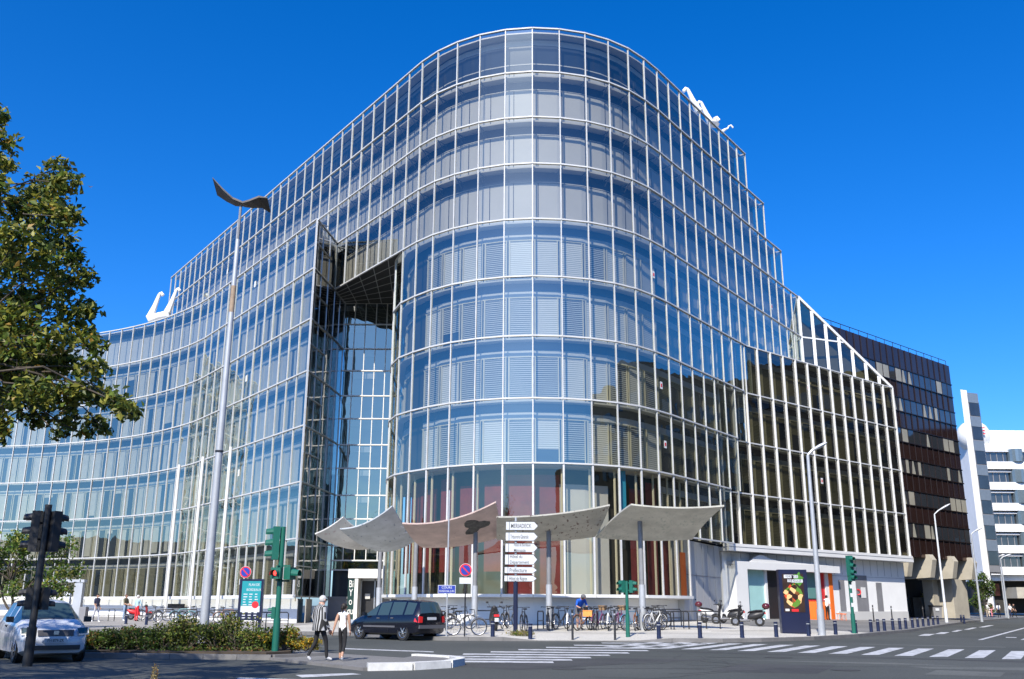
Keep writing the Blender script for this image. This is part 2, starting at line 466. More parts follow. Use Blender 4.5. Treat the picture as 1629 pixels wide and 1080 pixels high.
# right crosswalk
c0 = Vector(on_road(1534.5, 1046.9)); c1 = Vector(on_road(1564.8, 1046.9)); c3 = Vector(on_road(1558, 1034.5))
first = Vector(on_road(1219.5, 1037.2))
step = (c0 - first) / 6.0
along = c3 - c0; wid = c1 - c0
for k in range(-6, 12):
    p = first + step * k
    mark([(p)[:2], (p + wid)[:2], (p + wid + along)[:2], (p + along)[:2]])
# crosswalk from the island to the corner: bars side by side along the traffic
for k in range(9):
    t = k / 8
    a = Vector(on_road(590 + 360 * t, 1052.5 - 29 * t)); L = 4.6 - .6 * t
    d = Vector((1, -.06, 0)); w = Vector((0, .66, 0))
    p = a + Vector((.2, 0, 0)); q = p + d * L
    mark([p[:2], q[:2], (q + w)[:2], (p + w)[:2]])
for pts in (mpx((540, 1031), (690, 1036.5), (690, 1038), (540, 1032.5)), mpx((1460, 1011.5), (1478, 1011.5), (1488, 1008.5), (1471, 1008.5)), mpx((1487, 1008.5), (1502, 1008.5), (1511, 1005.8), (1497, 1005.8)),
            mpx((1513, 1005), (1522, 1005), (1532, 1002.2), (1523, 1002.2)), mpx((1533, 1001.6), (1542, 1001.6), (1555, 998.4), (1547, 998.4)), mpx((1556, 998), (1566, 998), (1582, 994.6), (1573, 994.6)),
            mpx((1555, 1018), (1563, 1018), (1640, 997), (1634, 997)), mpx((1600, 1013.5), (1617, 1013.8), (1617, 1014.8), (1600, 1014.4)), mpx((1623, 1018), (1640, 1018), (1640, 1015.5), (1630, 1015.5)),
            mpx((430, 1019), (500, 1013), (503, 1013.6), (434, 1020)), mpx((470, 1074), (560, 1071), (575, 1073), (480, 1078)), mpx((380, 1078), (480, 1081), (470, 1088), (370, 1084))):
    mark(pts)
kind(b.build('road_markings', M['mark'], fix=False), 'structure')

# repaired strips and patches of the road surface, a few drain covers
M['patch'] = asphalt_mat('asphalt_patch', (.034, .035, .035), (.052, .053, .052), sc=.5)
M['patch2'] = asphalt_mat('asphalt_worn', (.082, .088, .080), (.105, .111, .102), sc=.4)
def sheet(name, pts, m, dz):
    b = MB(); b.face([(p[0], p[1], zr(p[0], p[1]) + dz) for p in pts]); return kind(b.build(name, m, fix=False), 'structure')
for pts, m in ((mpx((1130, 1049), (1420, 1054.5), (1560, 1061), (1400, 1056.5)), 'patch2'), (mpx((1440, 1060), (1640, 1062), (1640, 1067), (1480, 1064)), 'patch2'), (mpx((1020, 1034), (1629, 1052), (1629, 1054), (1020, 1035)), 'patch'),
               (mpx((700, 1058), (960, 1047), (1130, 1049), (820, 1066)), 'patch'), (mpx((1180, 1056), (1330, 1059), (1300, 1072), (1130, 1068)), 'patch'), (mpx((1490, 1066), (1600, 1070), (1590, 1077), (1470, 1073)), 'patch2'), (mpx((1370, 1024), (1600, 1029), (1600, 1030.2), (1370, 1025)), 'patch2'), (mpx((430, 1012), (530, 1012), (520, 1030), (425, 1026)), 'patch2')):
    sheet('asphalt_patch', pts, M[m], .0025)
rr = random.Random(8)
b = MB()
for k in range(9):                                   # tarred cracks
    p = Vector(on_road(rr.uniform(740, 1600), rr.uniform(1042, 1078))); a = rr.uniform(-.3, .3)
    for j in range(14):
        a += rr.gauss(0, .25); q = p + Vector((math.cos(a), math.sin(a), 0)) * .45; s = Vector((-math.sin(a), math.cos(a), 0)) * .022
        b.face([(v.x, v.y, zr(v.x, v.y) + .004) for v in (p - s, q - s, q + s, p + s)]); p = q
kind(b.build('road_cracks', M['patch'], fix=False), 'structure')
for px, py, r in ((905, 1064, .36), (1238, 1046, .34), (1345, 1066, .3), (668, 1046, .3)):
    p = on_road(px, py); b = MB(); b.lathe([(r * 1.15, .003), (r * 1.15, .007), (r, .008), (r * .9, .006), (r * .2, .007)], (p.x, p.y, p.z), 20)
    kind(b.build('drain_cover', M['patch'], None), 'structure')
M['stone_side'] = mat('grey_stone', (.33, .31, .27), .85, var=.25, scale=1.2)
# ------------------------------------------------------------------ the library: plan curves and floor levels
S_ = 52 / 48
LV = [EYE + S_ * v for v in (32.073, 29.247, 26.392, 23.545, 20.252, 16.952, 13.65, 10.311, 6.957, 3.687, .455)]
MOD = 1.69
def walk(p, heads, m=MOD):
    out = [Vector((*p, 0))]
    for h in heads:
        a = math.radians(h); out.append(out[-1] + Vector((math.cos(a), math.sin(a), 0)) * m)
    return out
A0 = (1.18, 51.95)
leftU = walk(A0, [172.2, 161.2, 150.9, 141.5, 132.4, 126.2] + [126.0] * 31, 1.683)
rightU = walk(A0, [4.2, 14.2, 24.8, 35.0, 45.2, 51.0] + [54.3] * 15, 1.683)
U = {}                              # column index -> point; 0 is the front of the bulge
for i, p in enumerate(leftU): U[-i] = p
for i, p in enumerate(rightU): U[i] = p
UL, UR = -37, 21
K = walk((-13.41, 60.66), [126.0] * 13 + [130, 132.5, 135, 136.5, 138.5, 141, 144, 147, 149.5, 152, 154.5, 157, 159.5, 162, 164.5, 167, 169, 170.5, 172, 173], 1.675)
RC0 = Vector((33.0, 80.62, 0)); rdir = Vector((math.cos(math.radians(40.5)), math.sin(math.radians(40.5)), 0))
R = [RC0 - rdir * 1.64 * k for k in range(16)][::-1]          # from the street corner back to the bulge

lib = thing('library_building', 'curved glass office block with white grid facade stepping down to both sides', 'building', (0, 70, .5), world=True)

class Pool:                         # repeats of one part: the 100 that show largest are parts, the rest one stuff part
    def __init__(s, name, root, cap=100, smooth=False): s.n, s.r, s.c, s.it, s.sm = name, root, cap, [], smooth
    def add(s, mb, m, w=None, at=None):
        if w is None:
            pr = [proj(v) for v in mb.v[:8]]; xs = [p[0] for p in pr]; ys = [p[1] for p in pr]
            w = (max(xs) - min(xs)) * (max(ys) - min(ys))
            cx, cy_ = sum(xs) / len(xs), sum(ys) / len(ys)
            if not (-20 < cx < 1650 and -20 < cy_ < 1100): w = 0
        s.it.append((w, mb, m))
    def flush(s):
        s.it.sort(key=lambda t: -t[0])
        for w, mb, m in s.it[:s.c]: mb.build(s.n, m, s.r, fix=False)
        rest = {}
        for w, mb, m in s.it[s.c:]:
            rest.setdefault(tuple(x.name for x in (m if isinstance(m, list) else [m])), [m, MB()])
            g = rest[tuple(x.name for x in (m if isinstance(m, list) else [m]))][1]
            n = len(g.v); g.v += mb.v; g.f += [tuple(i + n for i in f) for f in mb.f]; g.mi += mb.mi
        for k, (m, g) in rest.items(): kind(g.build(s.n, m, s.r, fix=False), 'stuff')
P_pane = Pool('window_pane', lib); P_mull = Pool('mullion', lib); P_rail = Pool('floor_rail', lib); P_blind = Pool('window_blind', lib)
P_span = Pool('inner_panel', lib); P_cat = Pool('catwalk_bracket', lib)

def nrm2(p, q):                     # outward normal of a facade walked from left to right (camera side)
    d = (q - p).normalized(); return Vector((d.y, -d.x, 0))
def pane(p, q, z0, z1, m, jit=.011):
    b = MB(); n = nrm2(p, q); j = [random.uniform(-jit, jit) for _ in range(3)]
    j.append(j[0] + j[2] - j[1])
    b.face([Vector((p.x, p.y, z0)) + n * j[0], Vector((q.x, q.y, z0)) + n * j[1], Vector((q.x, q.y, z1)) + n * j[2], Vector((p.x, p.y, z1)) + n * j[3]])
    P_pane.add(b, m)
def mullion(p, n, z0, z1, m, w=.075, d=.13):
    b = MB(); t = Vector((-n.y, n.x, 0))
    b.frame(p + n * (d / 2 - .06) + Vector((0, 0, (z0 + z1) / 2)), t * w / 2, n * d / 2, Vector((0, 0, (z1 - z0) / 2)))
    P_mull.add(b, m)
def rail(pts, z, m, h=.085, d=.12):
    b = MB()
    for p, q in zip(pts, pts[1:]):
        n = nrm2(p, q)
        b.bar(p + n * .03 + Vector((0, 0, z)), q + n * .03 + Vector((0, 0, z)), d, h)
    P_rail.add(b, m, w=1e6)
def vrange(pts):                    # vertex normals
    out = []
    for i, p in enumerate(pts):
        a = nrm2(pts[max(i - 1, 0)], p) if i > 0 else nrm2(p, pts[1]); c = nrm2(p, pts[i + 1]) if i < len(pts) - 1 else a
        out.append((a + c).normalized())
    return out
def offset(pts, d):
    out = [p - n * d for p, n in zip(pts, vrange(pts))]
    if (pts[-1] - K[0]).length < .01 and d > 0:      # the block's corner: stay inside the side glass
        out[-1] += (pts[-2] - pts[-1]).normalized() * 1.45 * d
    return out
def skin(pts, levels, gm, mm=M['mull'], rails=True, mw=.062, md=.11, last=True, first=True):
    """glass skin between the given levels (top to bottom)"""
    vn = vrange(pts)
    for i, p in enumerate(pts):
        if (i == 0 and not first) or (i == len(pts) - 1 and not last): continue
        mullion(p, vn[i], levels[-1], levels[0], mm, mw, md)
    for k in range(len(levels) - 1):
        for p, q in zip(pts, pts[1:]): pane(p, q, levels[k + 1], levels[k], gm)
    if rails:
        for z in levels: rail(pts, z, mm)
def zq(b, p, q, z0, z1, off=0):
    n = nrm2(p, q) * off
    b.face([Vector((p.x, p.y, z0)) + n, Vector((q.x, q.y, z0)) + n, Vector((q.x, q.y, z1)) + n, Vector((p.x, p.y, z1)) + n])
class PMB(MB):                      # every piece drawn into it becomes a part of its own, up to the cap
    def __init__(s, pool, m): MB.__init__(s); s.pool, s.mm = pool, m
    def face(s, pts): b = MB(); MB.face(b, pts); s.pool.add(b, s.mm)
    def mesh(s, vs, fs): b = MB(); MB.mesh(b, vs, fs); s.pool.add(b, s.mm)
B_core = MB(); B_slab = MB()
B_dark = PMB(Pool('dark_glazing', lib), M['darkwin']); B_post = PMB(Pool('window_frame', lib), M['beige']); B_fas = PMB(Pool('slab_fascia', lib), M['panel'])
INS = .95
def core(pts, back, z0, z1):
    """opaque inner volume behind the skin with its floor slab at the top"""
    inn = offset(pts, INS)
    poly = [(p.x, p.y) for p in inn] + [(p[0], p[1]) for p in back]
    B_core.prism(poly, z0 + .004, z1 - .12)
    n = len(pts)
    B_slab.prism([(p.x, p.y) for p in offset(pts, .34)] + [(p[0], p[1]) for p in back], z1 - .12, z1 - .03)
def fit_upper(pts, z0, z1, top=False):
    """upper floors: grey spandrel, dark strip, pale slab edge, struts"""
    inn = offset(pts, INS - .03); H = z1 - z0
    for i, (p, q) in enumerate(zip(inn, inn[1:])):
        b = MB()
        if top:
            zq(b, p, q, z0, z0 + .55); P_span.add(b, M['panel'])
            zq(B_dark, p, q, z0 + .55, z0 + H * .80); zq(B_fas, p, q, z0 + H * .80, z1 - .25)
            B_fas.bar(p + Vector((0, 0, z0 + H * .36)) , q + Vector((0, 0, z0 + H * .36)), .05, .07)
        else:
            zq(b, p, q, z0, z0 + H * .76); P_span.add(b, M['panel'])
            zq(B_dark, p, q, z0 + H * .76, z1 - .12)
            B_fas.bar(p + Vector((0, 0, z0 + H * .775)), q + Vector((0, 0, z0 + H * .775)), .06, .05)
        d = (q - p) * .22; n = nrm2(p, q)
        B_dark.frame(p + d + n * .012 + Vector((0, 0, z0 + H * .38)), (q - p).normalized() * .02, n * .01, Vector((0, 0, H * .38)))
    if not top:
        for p, n in zip(offset(pts, .12), vrange(pts)):
            b = MB(); z = z1 - .2
            b.bar(p + Vector((0, 0, z)), p - n * .8 + Vector((0, 0, z - .05)), .04, .06)
            b.bar(p - n * .1 + Vector((0, 0, z)), p - n * .55 + Vector((0, 0, z - .45)), .04, .05)
            P_cat.add(b, M['strut'])
def fit_office(pts, z0, z1, style, seed=0, closed=.85):
    """office floors: blinds or curtains, window frames, slab fascia"""
    rnd = random.Random(seed); inn = offset(pts, INS - .04); H = z1 - z0
    for i, (p, q) in enumerate(zip(inn, inn[1:])):
        n = nrm2(p, q); u = (q - p)
        zb = z0 + H * .71; zt = z0 + H * .83
        bl = {'white': M['blind2'] if rnd.random() < .4 else M['blind'], 'curtain': M['curtain'], 'beige': M['bblind']}[style]
        zq(B_dark, p, q, zt, z1 - .12, .01)
        zq(B_fas, p, q, zb + .06, zt)
        lo = z0 + .05
        if rnd.random() > closed: lo = z0 + H * rnd.choice((.25, .42, .6, .62))
        elif rnd.random() < .3: lo += rnd.uniform(.0, .35)
        a0, a1 = (.10, .98)
        if style == 'curtain':
            if rnd.random() < .5: a0, a1 = (.34, .96)
            else: a0, a1 = (.06, rnd.choice((.5, .66, .94)))
        if style == 'beige': a0, a1 = (.10, rnd.choice((.96, .8, .55)))
        if lo < zb - .1:
            b = MB(); zq(b, p + u * a0, p + u * a1, lo, zb, .03); P_blind.add(b, bl)
        zq(B_dark, p, q, z0, zb, .005)
        pm = B_post
        for f, w in ((.08, .045), (.97, .03)):
            pm.frame(p + u * f + n * .06 + Vector((0, 0, z0 + H * .36)), u.normalized() * w, n * .03, Vector((0, 0, H * .36)))
        pm.bar(p + n * .06 + Vector((0, 0, zb + .03)), q + n * .06 + Vector((0, 0, zb + .03)), .05, .06)

def cols(i0, i1): return [U[i] for i in range(i0, i1 + 1)]
ndl = Vector((.809, .588, 0)); ndr = Vector((-.812, .584, 0))      # inward normals of the two arms
def backU(i0, i1):
    return [U[i1] + ndr * 13, Vector((1.2, 73, 0)), U[i0] + ndl * 13]
# upper volume
gm = M['glass_u']
spans = [(UL, 15), (UL, 17), (UL, 19), (-12, 21), (-5, 21)]
for k, (i0, i1) in enumerate(spans):
    pts = cols(i0, i1)
    if k < 4:
        skin(pts, [LV[k], LV[k + 1]], gm, rails=False)
        rail(pts, LV[k], M['mull'])
        core(pts, backU(i0, i1), LV[k + 1], LV[k])
        fit_upper(pts, LV[k + 1], LV[k], top=(k == 0))
    # end walls of each step, seen on edge
    e = U[i1]
    if k < 4:
        wall = [e, e + ndr * 6]
        skin(wall, [LV[k], LV[k + 1]], gm, first=False)
# soffit rail over the entrance, from the block to the bulge
rail(cols(-12, -6), LV[4], M['mull'])
# the bulge below: white blinds
wrapL = [Vector((-8.0, 68.2, 0)), Vector((-8.02, 66.3, 0)), Vector((-8.03, 64.4, 0)), Vector((-8.0, 62.5, 0)), Vector((-7.92, 60.75, 0)), Vector((-7.66, 59.0, 0)), U[-6]]
gb = M['glass_b']
Bend = {4: 21, 5: 14, 6: 13, 7: 12, 8: 11, 9: 7}
for k in range(4, 10):
    pts = wrapL + cols(-5, Bend[k])
    two = k in (8, 9)
    if k == 4: lv = [LV[4], LV[5]]
    else: lv = [LV[k], LV[k + 1]]
    if k == 8:
        skin(wrapL + cols(-5, 7), [LV[8], LV[10]], M['glass_g'], rails=False, mw=.10)
        skin(cols(7, 11), [LV[8], LV[9]], gb, rails=False, first=False)
        rail(pts, LV[8], M['mull']); rail(cols(7, 11), LV[9], M['mull'])
        rail(wrapL + cols(-5, 7), LV[10] + .02, M['white'], .16, .3)
    elif k == 9: continue
    else:
        skin(pts, lv, gb, rails=False)
        rail(pts, LV[k], M['mull'])
    bk = [U[Bend[k]] + ndr * 9, Vector((1.5, 70, 0)), Vector((-6, 69, 0))]
    if k != 8:
        core(pts, bk, LV[k + 1], LV[k])
        main = cols(-5, 6)
        fit_office(wrapL, LV[k + 1], LV[k], 'beige', 40 + k)
        fit_office(main, LV[k + 1], LV[k], 'white', 10 + k, .9)
        if Bend[k] > 6: fit_office(cols(6, Bend[k]), LV[k + 1], LV[k], 'beige' if k > 4 else 'curtain', 20 + k, .7)
    else:
        core(cols(6, 11), [U[11] + ndr * 9, U[6] + ndr * 9], LV[9], LV[8])
        fit_office(cols(6, 11), LV[9], LV[8], 'beige', 33, .7)
        b0 = wrapL + cols(-5, 7)
        inn = offset(b0, 1.6)
        B_core.prism([(p.x, p.y) for p in inn] + [(8, 66), (1.5, 68), (-6, 69)], LV[10] - .3, LV[8] - .12)
        B_slab.prism([(p.x, p.y) for p in offset(b0, .1)] + [(8, 66), (1.5, 68), (-6, 69)], LV[10] - .12, LV[10] - .02)
        B_slab.prism([(p.x, p.y) for p in offset(b0, .1)] + [(8, 66), (1.5, 68), (-6, 69)], LV[8] - .12, LV[8] - .03)
        # red curtains of the reading room and its pale columns
        rnd = random.Random(5); iq = offset(b0, 1.1)
        for i, (p, q) in enumerate(zip(iq, iq[1:])):
            if i < 5: continue
            u = q - p
            if i in (13, 14): c, mm_ = (0, 1), M['panel']
            elif rnd.random() < .92: c, mm_ = ((rnd.uniform(0, .12), rnd.uniform(.8, 1))), M['maroon']
            else: continue
            lo = LV[10] + (1.3 if i < 11 else .1)
            b = MB(); zq(b, p + u * c[0], p + u * c[1], lo, LV[8] - rnd.choice((.5, 1.0, 1.0))); P_blind.add(b, mm_)
        for p, n in zip(offset(b0, .45)[4:], vrange(b0)[4:]):
            B_post.tube([p + Vector((0, 0, LV[10])), p + Vector((0, 0, LV[8] - .1))], .07, 6)
# lower left block
gk = M['glass_b']
Kr = K[::-1]
for k in range(3, 10):
    skin(Kr, [LV[k], LV[k + 1]], gk, rails=False, mw=.07, md=.12)
    rail(Kr, LV[k], M['mull'])
    kb = [Vector((-13.0, 68.5, 0)), Vector((-26, 86, 0)), Vector((-38, 99, 0)), Vector((-50, 103, 0))]
    kb[0] = Vector((-12.75, 68.4, 0)) + Vector((-.95, 0, 0)); kb.insert(0, Vector((-13.6, 66, 0)))
    core(Kr, kb, LV[k + 1], LV[k])
    ci = offset(Kr, INS - .03)[-1]; ce = K[0] + Vector((.10, .32, 0))
    zq(B_fas, ci, ce, LV[k + 1] + .02, LV[k] - .14)
    if k == 3: fit_upper(Kr, LV[k + 1], LV[k])
    elif k < 9: fit_office(Kr, LV[k + 1], LV[k], 'curtain', 60 + k, .95)
    else: fit_office(Kr, LV[k + 1], LV[k], 'beige', 60 + k, .95)
rail(Kr, LV[10], M['white'], .22, .34)
kend = Kr[0]
skin([kend + Vector((-1.2, 9, 0)), kend + Vector((-.6, 4.5, 0)), kend], [LV[k] for k in range(3, 11)], gk, last=False)
# side of the block towards the entrance and the back wall of the recess
gd = M['glass_d']
side = [K[0], Vector((-13.22, 62.2, 0)), Vector((-13.03, 63.75, 0)), Vector((-12.83, 65.3, 0)), Vector((-12.72, 66.85, 0)), Vector((-12.6, 68.38, 0))]
half = []
for k in range(3, 10): half += [LV[k], LV[k] + (LV[k + 1] - LV[k]) * .47]
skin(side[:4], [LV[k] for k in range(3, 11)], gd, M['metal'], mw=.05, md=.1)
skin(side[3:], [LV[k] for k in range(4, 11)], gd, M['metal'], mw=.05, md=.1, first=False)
for z in half[1:]: rail(side[:3], z, M['metal'], .06, .1)
iside = offset(side, .3); iside[0] = Vector((-13.62, 61.45, 0))
for i, (p, q) in enumerate(zip(iside, iside[1:])):
    zq(B_dark, p, q, LV[10], LV[3] - .1)
    if i < 3:
        for f in (.45,): B_post.frame(p + (q - p) * f + Vector((.05, 0, 8)), Vector((.02, 0, 0)), Vector((0, .09, 0)), Vector((0, 0, 6.2)))
back = [Vector((-12.6 + .8 * k, 68.4, 0)) for k in range(7)]
bl_ = [LV[4]] + [z for z in half if z < LV[4] - .1][0:]
bl_ = sorted(set(bl_), reverse=True)
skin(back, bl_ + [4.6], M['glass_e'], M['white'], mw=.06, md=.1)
for p, q in zip(back, back[1:]):
    zq(B_dark, p, q, .6, LV[4], -.8)
    for z0, z1 in zip(bl_[1:], bl_): 
        if random.random() < .4: zq(B_fas, p + Vector((0, .6, 0)), q + Vector((0, .6, 0)), z1 - .45, z1 - .05)
# soffit over the entrance with its grid
sof = [U[-12], U[-11], U[-10], U[-9], U[-8], U[-7], U[-6], wrapL[5], wrapL[4], wrapL[0], back[0], side[4]]
b = MB(); b.prism([(p.x, p.y) for p in sof], LV[4] - .04, LV[4] + .1)
b.build('soffit', mat('soffit_black', (.02, .02, .022), .5), lib)
b = MB()
for k in range(1, 6):
    t = k / 6; p = U[-12].lerp(back[0], t); q = U[-6].lerp(wrapL[0], t)
    if k > 0: b.bar(p + Vector((0, 0, LV[4] - .05)), q + Vector((0, 0, LV[4] - .05)), .04, .03)
for k in range(1, 5):
    t = k / 5; p = U[-12].lerp(U[-6], t); q = back[0].lerp(wrapL[0], t)
    b.bar(p + Vector((0, 0, LV[4] - .052)), q + Vector((0, 0, LV[4] - .052)), .04, .03)
b.build('soffit_grid', M['panel'], lib)
# lower right wing along the street
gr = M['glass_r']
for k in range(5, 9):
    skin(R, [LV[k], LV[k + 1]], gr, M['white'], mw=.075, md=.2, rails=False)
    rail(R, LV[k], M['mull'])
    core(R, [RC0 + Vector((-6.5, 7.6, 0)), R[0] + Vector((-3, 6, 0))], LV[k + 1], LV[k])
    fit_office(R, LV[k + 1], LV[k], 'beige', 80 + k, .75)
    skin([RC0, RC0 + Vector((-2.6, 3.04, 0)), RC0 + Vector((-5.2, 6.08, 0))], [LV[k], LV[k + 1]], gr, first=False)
rail(R, LV[9] - .02, M['white'], .2, .5)
b = MB(); n = nrm2(R[0], R[-1])
b.prism([(p.x, p.y) for p in (R[0] + n * .25, R[-1] + n * .25 + rdir * .15, RC0 + Vector((-6.5, 7.6, 0)), R[0] + Vector((-3, 6, 0)))], LV[9] - .4, LV[9] - .13)
b.build('overhang_edge', M['white'], lib)
b = MB(); b.prism([(p.x, p.y) for p in (R[0], RC0 - n * .3, RC0 + Vector((-6.5, 7.6, 0)), R[0] + Vector((-3, 6, 0)))], LV[5] - .02, LV[5] + .04)
b.build('roof', M['slab'], lib)
# the glazed lean-to roof on the street wing: a triangular gable wall and its sloping top
G4 = U[21]; gdir = (RC0 - G4)
b = MB(); gt = MB(); gl_ = MB()
N = 7
top = [G4 + gdir * (i / N) + Vector((0, 0, LV[3] + (LV[5] - LV[3]) * i / N)) for i in range(N + 1)]
bot = [G4 + gdir * (i / N) + Vector((0, 0, LV[5])) for i in range(N + 1)]
for i in range(N): b = MB(); b.bar(bot[i], top[i], .12, .26, (1, 0, 0)); b.build('gable_mullion', M['white'], lib)
gt.bar(top[0], top[-1], .2, .22); gt.bar(bot[0], bot[-1], .1, .1)
mid = LV[4]; f4 = (LV[3] - LV[4]) / (LV[3] - LV[5])
gt.bar(G4 + Vector((0, 0, mid)), G4 + gdir * f4 + Vector((0, 0, mid)), .1, .12)
for i in range(N):
    if i < N - 1: gl_.face([bot[i], bot[i + 1], top[i + 1], top[i]])
    else: gl_.face([bot[i], top[i + 1], top[i]])
gin = Vector((-.9, .9, 0)).normalized() * 5
sl_ = MB(); sl_.face([top[0], top[-1], top[-1] + gin * .2, top[0] + gin])
gt.build('gable_frame', M['white'], lib); gl_.build('gable_glazing', M['glass_r'], lib, fix=False)
sl_.build('sloping_glazing', M['glass_r'], lib, fix=False)
b = MB(); gi = Vector((-.7, .7, 0)) * 1.6
b.face([bot[0] + gi, bot[-1] + gi * .3, top[-1] + gi * .3 - Vector((0, 0, .3)), top[0] + gi - Vector((0, 0, .4))])
b.build('gable_back_wall', mat('gable_inner', (.30, .29, .22), .7, var=.2, scale=.5), lib, fix=False)
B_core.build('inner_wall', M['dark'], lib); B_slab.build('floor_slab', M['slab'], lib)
for p_ in (B_dark, B_post, B_fas): p_.pool.flush()
for p_ in (P_pane, P_mull, P_rail, P_blind, P_span, P_cat): p_.flush()
# flat roofs
b = MB()
for k, (i0, i1) in enumerate(spans[:3]):
    pass
# white plinth under block and bulge
b = MB()
def plinth(b, pts, d, z1, back):
    poly = [(p.x, p.y) for p in offset(pts, d)] + [(p[0], p[1]) for p in back]
    b.prism(poly, lambda x, y: .0, z1)
plinth(b, Kr, .9, LV[10] - .12, [(-13.9, 66), (-26, 86), (-38, 99), (-50, 103)])
plinth(b, wrapL[5:] + cols(-5, 7), .85, LV[10] - .12, [(8, 66), (1.5, 68), (-6, 69)])
b.build('plinth', M['white2'], lib)
b = MB(); b.prism([(-12.86, 61.75), (-12.80, 61.75), (-13.3, 66), (-13.5, 66)], .1, LV[10] - .14); b.build('plinth_side', M['stone_side'], lib)
# ------------------------------------------------------------------ library: street level, entrance, pillars
def up(p, z): return Vector((p.x, p.y, z))
nR = nrm2(R[0], R[-1])
W0 = RC0 - rdir * 25.2 - nR * .75            # white base wall under the street wing, set back .75 m
def wall_at(px, off=0):                      # point of that wall line seen in column px
    d = ray(px, 930); o = W0 + nR * off
    a = (d.x, d.y); c = (rdir.x, rdir.y)
    det = a[0] * -c[1] + c[0] * a[1]
    t = (o.x * -c[1] + c[0] * o.y) / det
    return Vector((a[0] * t, a[1] * t, 0))
M['stone'] = mat('stone_panel', (.56, .555, .53), .7, var=.06, scale=.5)
M['teal'] = mat('teal_glass', (.36, .60, .58), .25, var=.08, scale=1.5)
M['orange'] = mat('orange_paint', (.85, .17, .02), .5, var=.08)
M['gpanel'] = mat('grey_door_panel', (.22, .22, .23), .5, var=.15, scale=1)
M['black'] = mat('black_paint', (.02, .02, .022), .45, var=.1)
M['red'] = mat('red_paint', (.62, .02, .025), .4, var=.08)
M['navy'] = mat('navy_paint', (.012, .016, .045), .3, var=.06, coat=.3)
we = wall_at(1440)
TOPZ = LV[9] - .42
b = MB()
b.prism([(p.x, p.y) for p in (wall_at(1150), we, we + Vector((-6, 7, 0)), wall_at(1150) + Vector((-3.5, 5, 0)))], -.2, TOPZ)
b.build('street_wall', M['white2'], lib)
b = MB()
B0 = Vector((10.25, 58.3, 0)); B1 = wall_at(1147)
b.prism([(p.x, p.y) for p in (B0, B1, B1 + Vector((-4, 6, 0)), B0 + Vector((-5, 3, 0)))], -.2, LV[9] - .1)
b.build('stone_wall', M['stone'], lib)
b = MB(); dB = (B1 - B0); nB = nrm2(B0, B1)
PJ = Pool('panel_joint', lib)
def joint(*q): b = MB(); b.bar(*q); PJ.add(b, M['gpanel'], w=1)
for z in (3.45,): joint(up(B0, z) + nB * .005, up(B1, z) + nB * .005, .03, .03)
for k in range(1, 6): p = B0 + dB * k / 6 + nB * .005; joint(up(p, .7), up(p, 5.4), .03, .03)
for k in range(24):
    p = wall_at(1150).lerp(we, k / 23) + nR * .004
    joint(up(p, 4.0), up(p, TOPZ), .02, .02)
joint(up(wall_at(1290), 3.9) + nR * .004, up(we, 3.9) + nR * .004, .02, .02)
PJ.flush()
def slabpart(name, x0, x1, z0, z1, off0, off1, m):
    b = MB(); p, q = wall_at(x0, (off0 + off1) / 2), wall_at(x1, (off0 + off1) / 2)
    b.frame((up(p, (z0 + z1) / 2) + up(q, (z0 + z1) / 2)) / 2, (q - p) / 2, nR * (off1 - off0) / 2, Vector((0, 0, (z1 - z0) / 2)))
    return b.build(name, m, lib)
g0 = .7
slabpart('portal_jamb', 1163, 1182, g0, 4.55, -.1, .75, M['white'])
slabpart('portal_canopy', 1163, 1330, 4.05, 4.55, -.1, .75, M['white'])
b = MB()
pts = []
for px, z in ((1196, 4.55), (1204, 4.85), (1210, 5.02), (1217, 5.04), (1226, 4.85), (1240, 4.7), (1330, 4.55)):
    pts.append((wall_at(px, .72), z))
vs = [up(p, z) for p, z in pts] + [up(p - nR * .2, z) for p, z in pts]; n_ = len(pts)
b.mesh(vs, [tuple(range(n_))] + [tuple(range(2 * n_ - 1, n_ - 1, -1))] + [(i, n_ + i, n_ + i + 1, i + 1) for i in range(n_ - 1)])
b.build('wavy_canopy_edge', M['white'], lib)
slabpart('shop_window', 1182, 1217, g0, 4.05, -.02, .10, M['teal'])
slabpart('door_reveal', 1217, 1243, g0, 4.05, -.02, .06, M['black'])
slabpart('door_frame', 1215.5, 1219, g0, 4.05, 0, .22, M['white'])
slabpart('shop_window', 1284, 1300, 2.2, 4.05, -.02, .08, mat('teal_dark', (.12, .28, .26), .3))
slabpart('shop_sill', 1284, 1300, g0, 2.2, -.02, .06, M['black'])
slabpart('orange_reveal', 1300, 1312, g0, 4.05, -.02, .05, M['red'])
slabpart('orange_pilaster', 1317.5, 1323, g0, 4.05, .0, .2, M['orange'])
slabpart('pale_pilaster', 1312, 1317.5, g0, 4.05, .0, .15, M['white'])
for x0, x1, z1 in ((1334, 1343, 3.6), (1361, 1379, 4.0), (1393, 1402, 3.5)): slabpart('door_panel', x0, x1, g0 + .5, z1, -.02, .035, M['gpanel'])
slabpart('notice', 1369, 1376, 2.3, 3.1, .03, .06, M['white'])
slabpart('wall_plinth', 1330, 1440, .5, 1.28, -.02, .05, M['stone'])
b = MB(); p = wall_at(1364, .06)
b.torus(up(p, 2.72), .2, .05, 'y', 16, 5); b.build('round_mark', M['red'], lib)
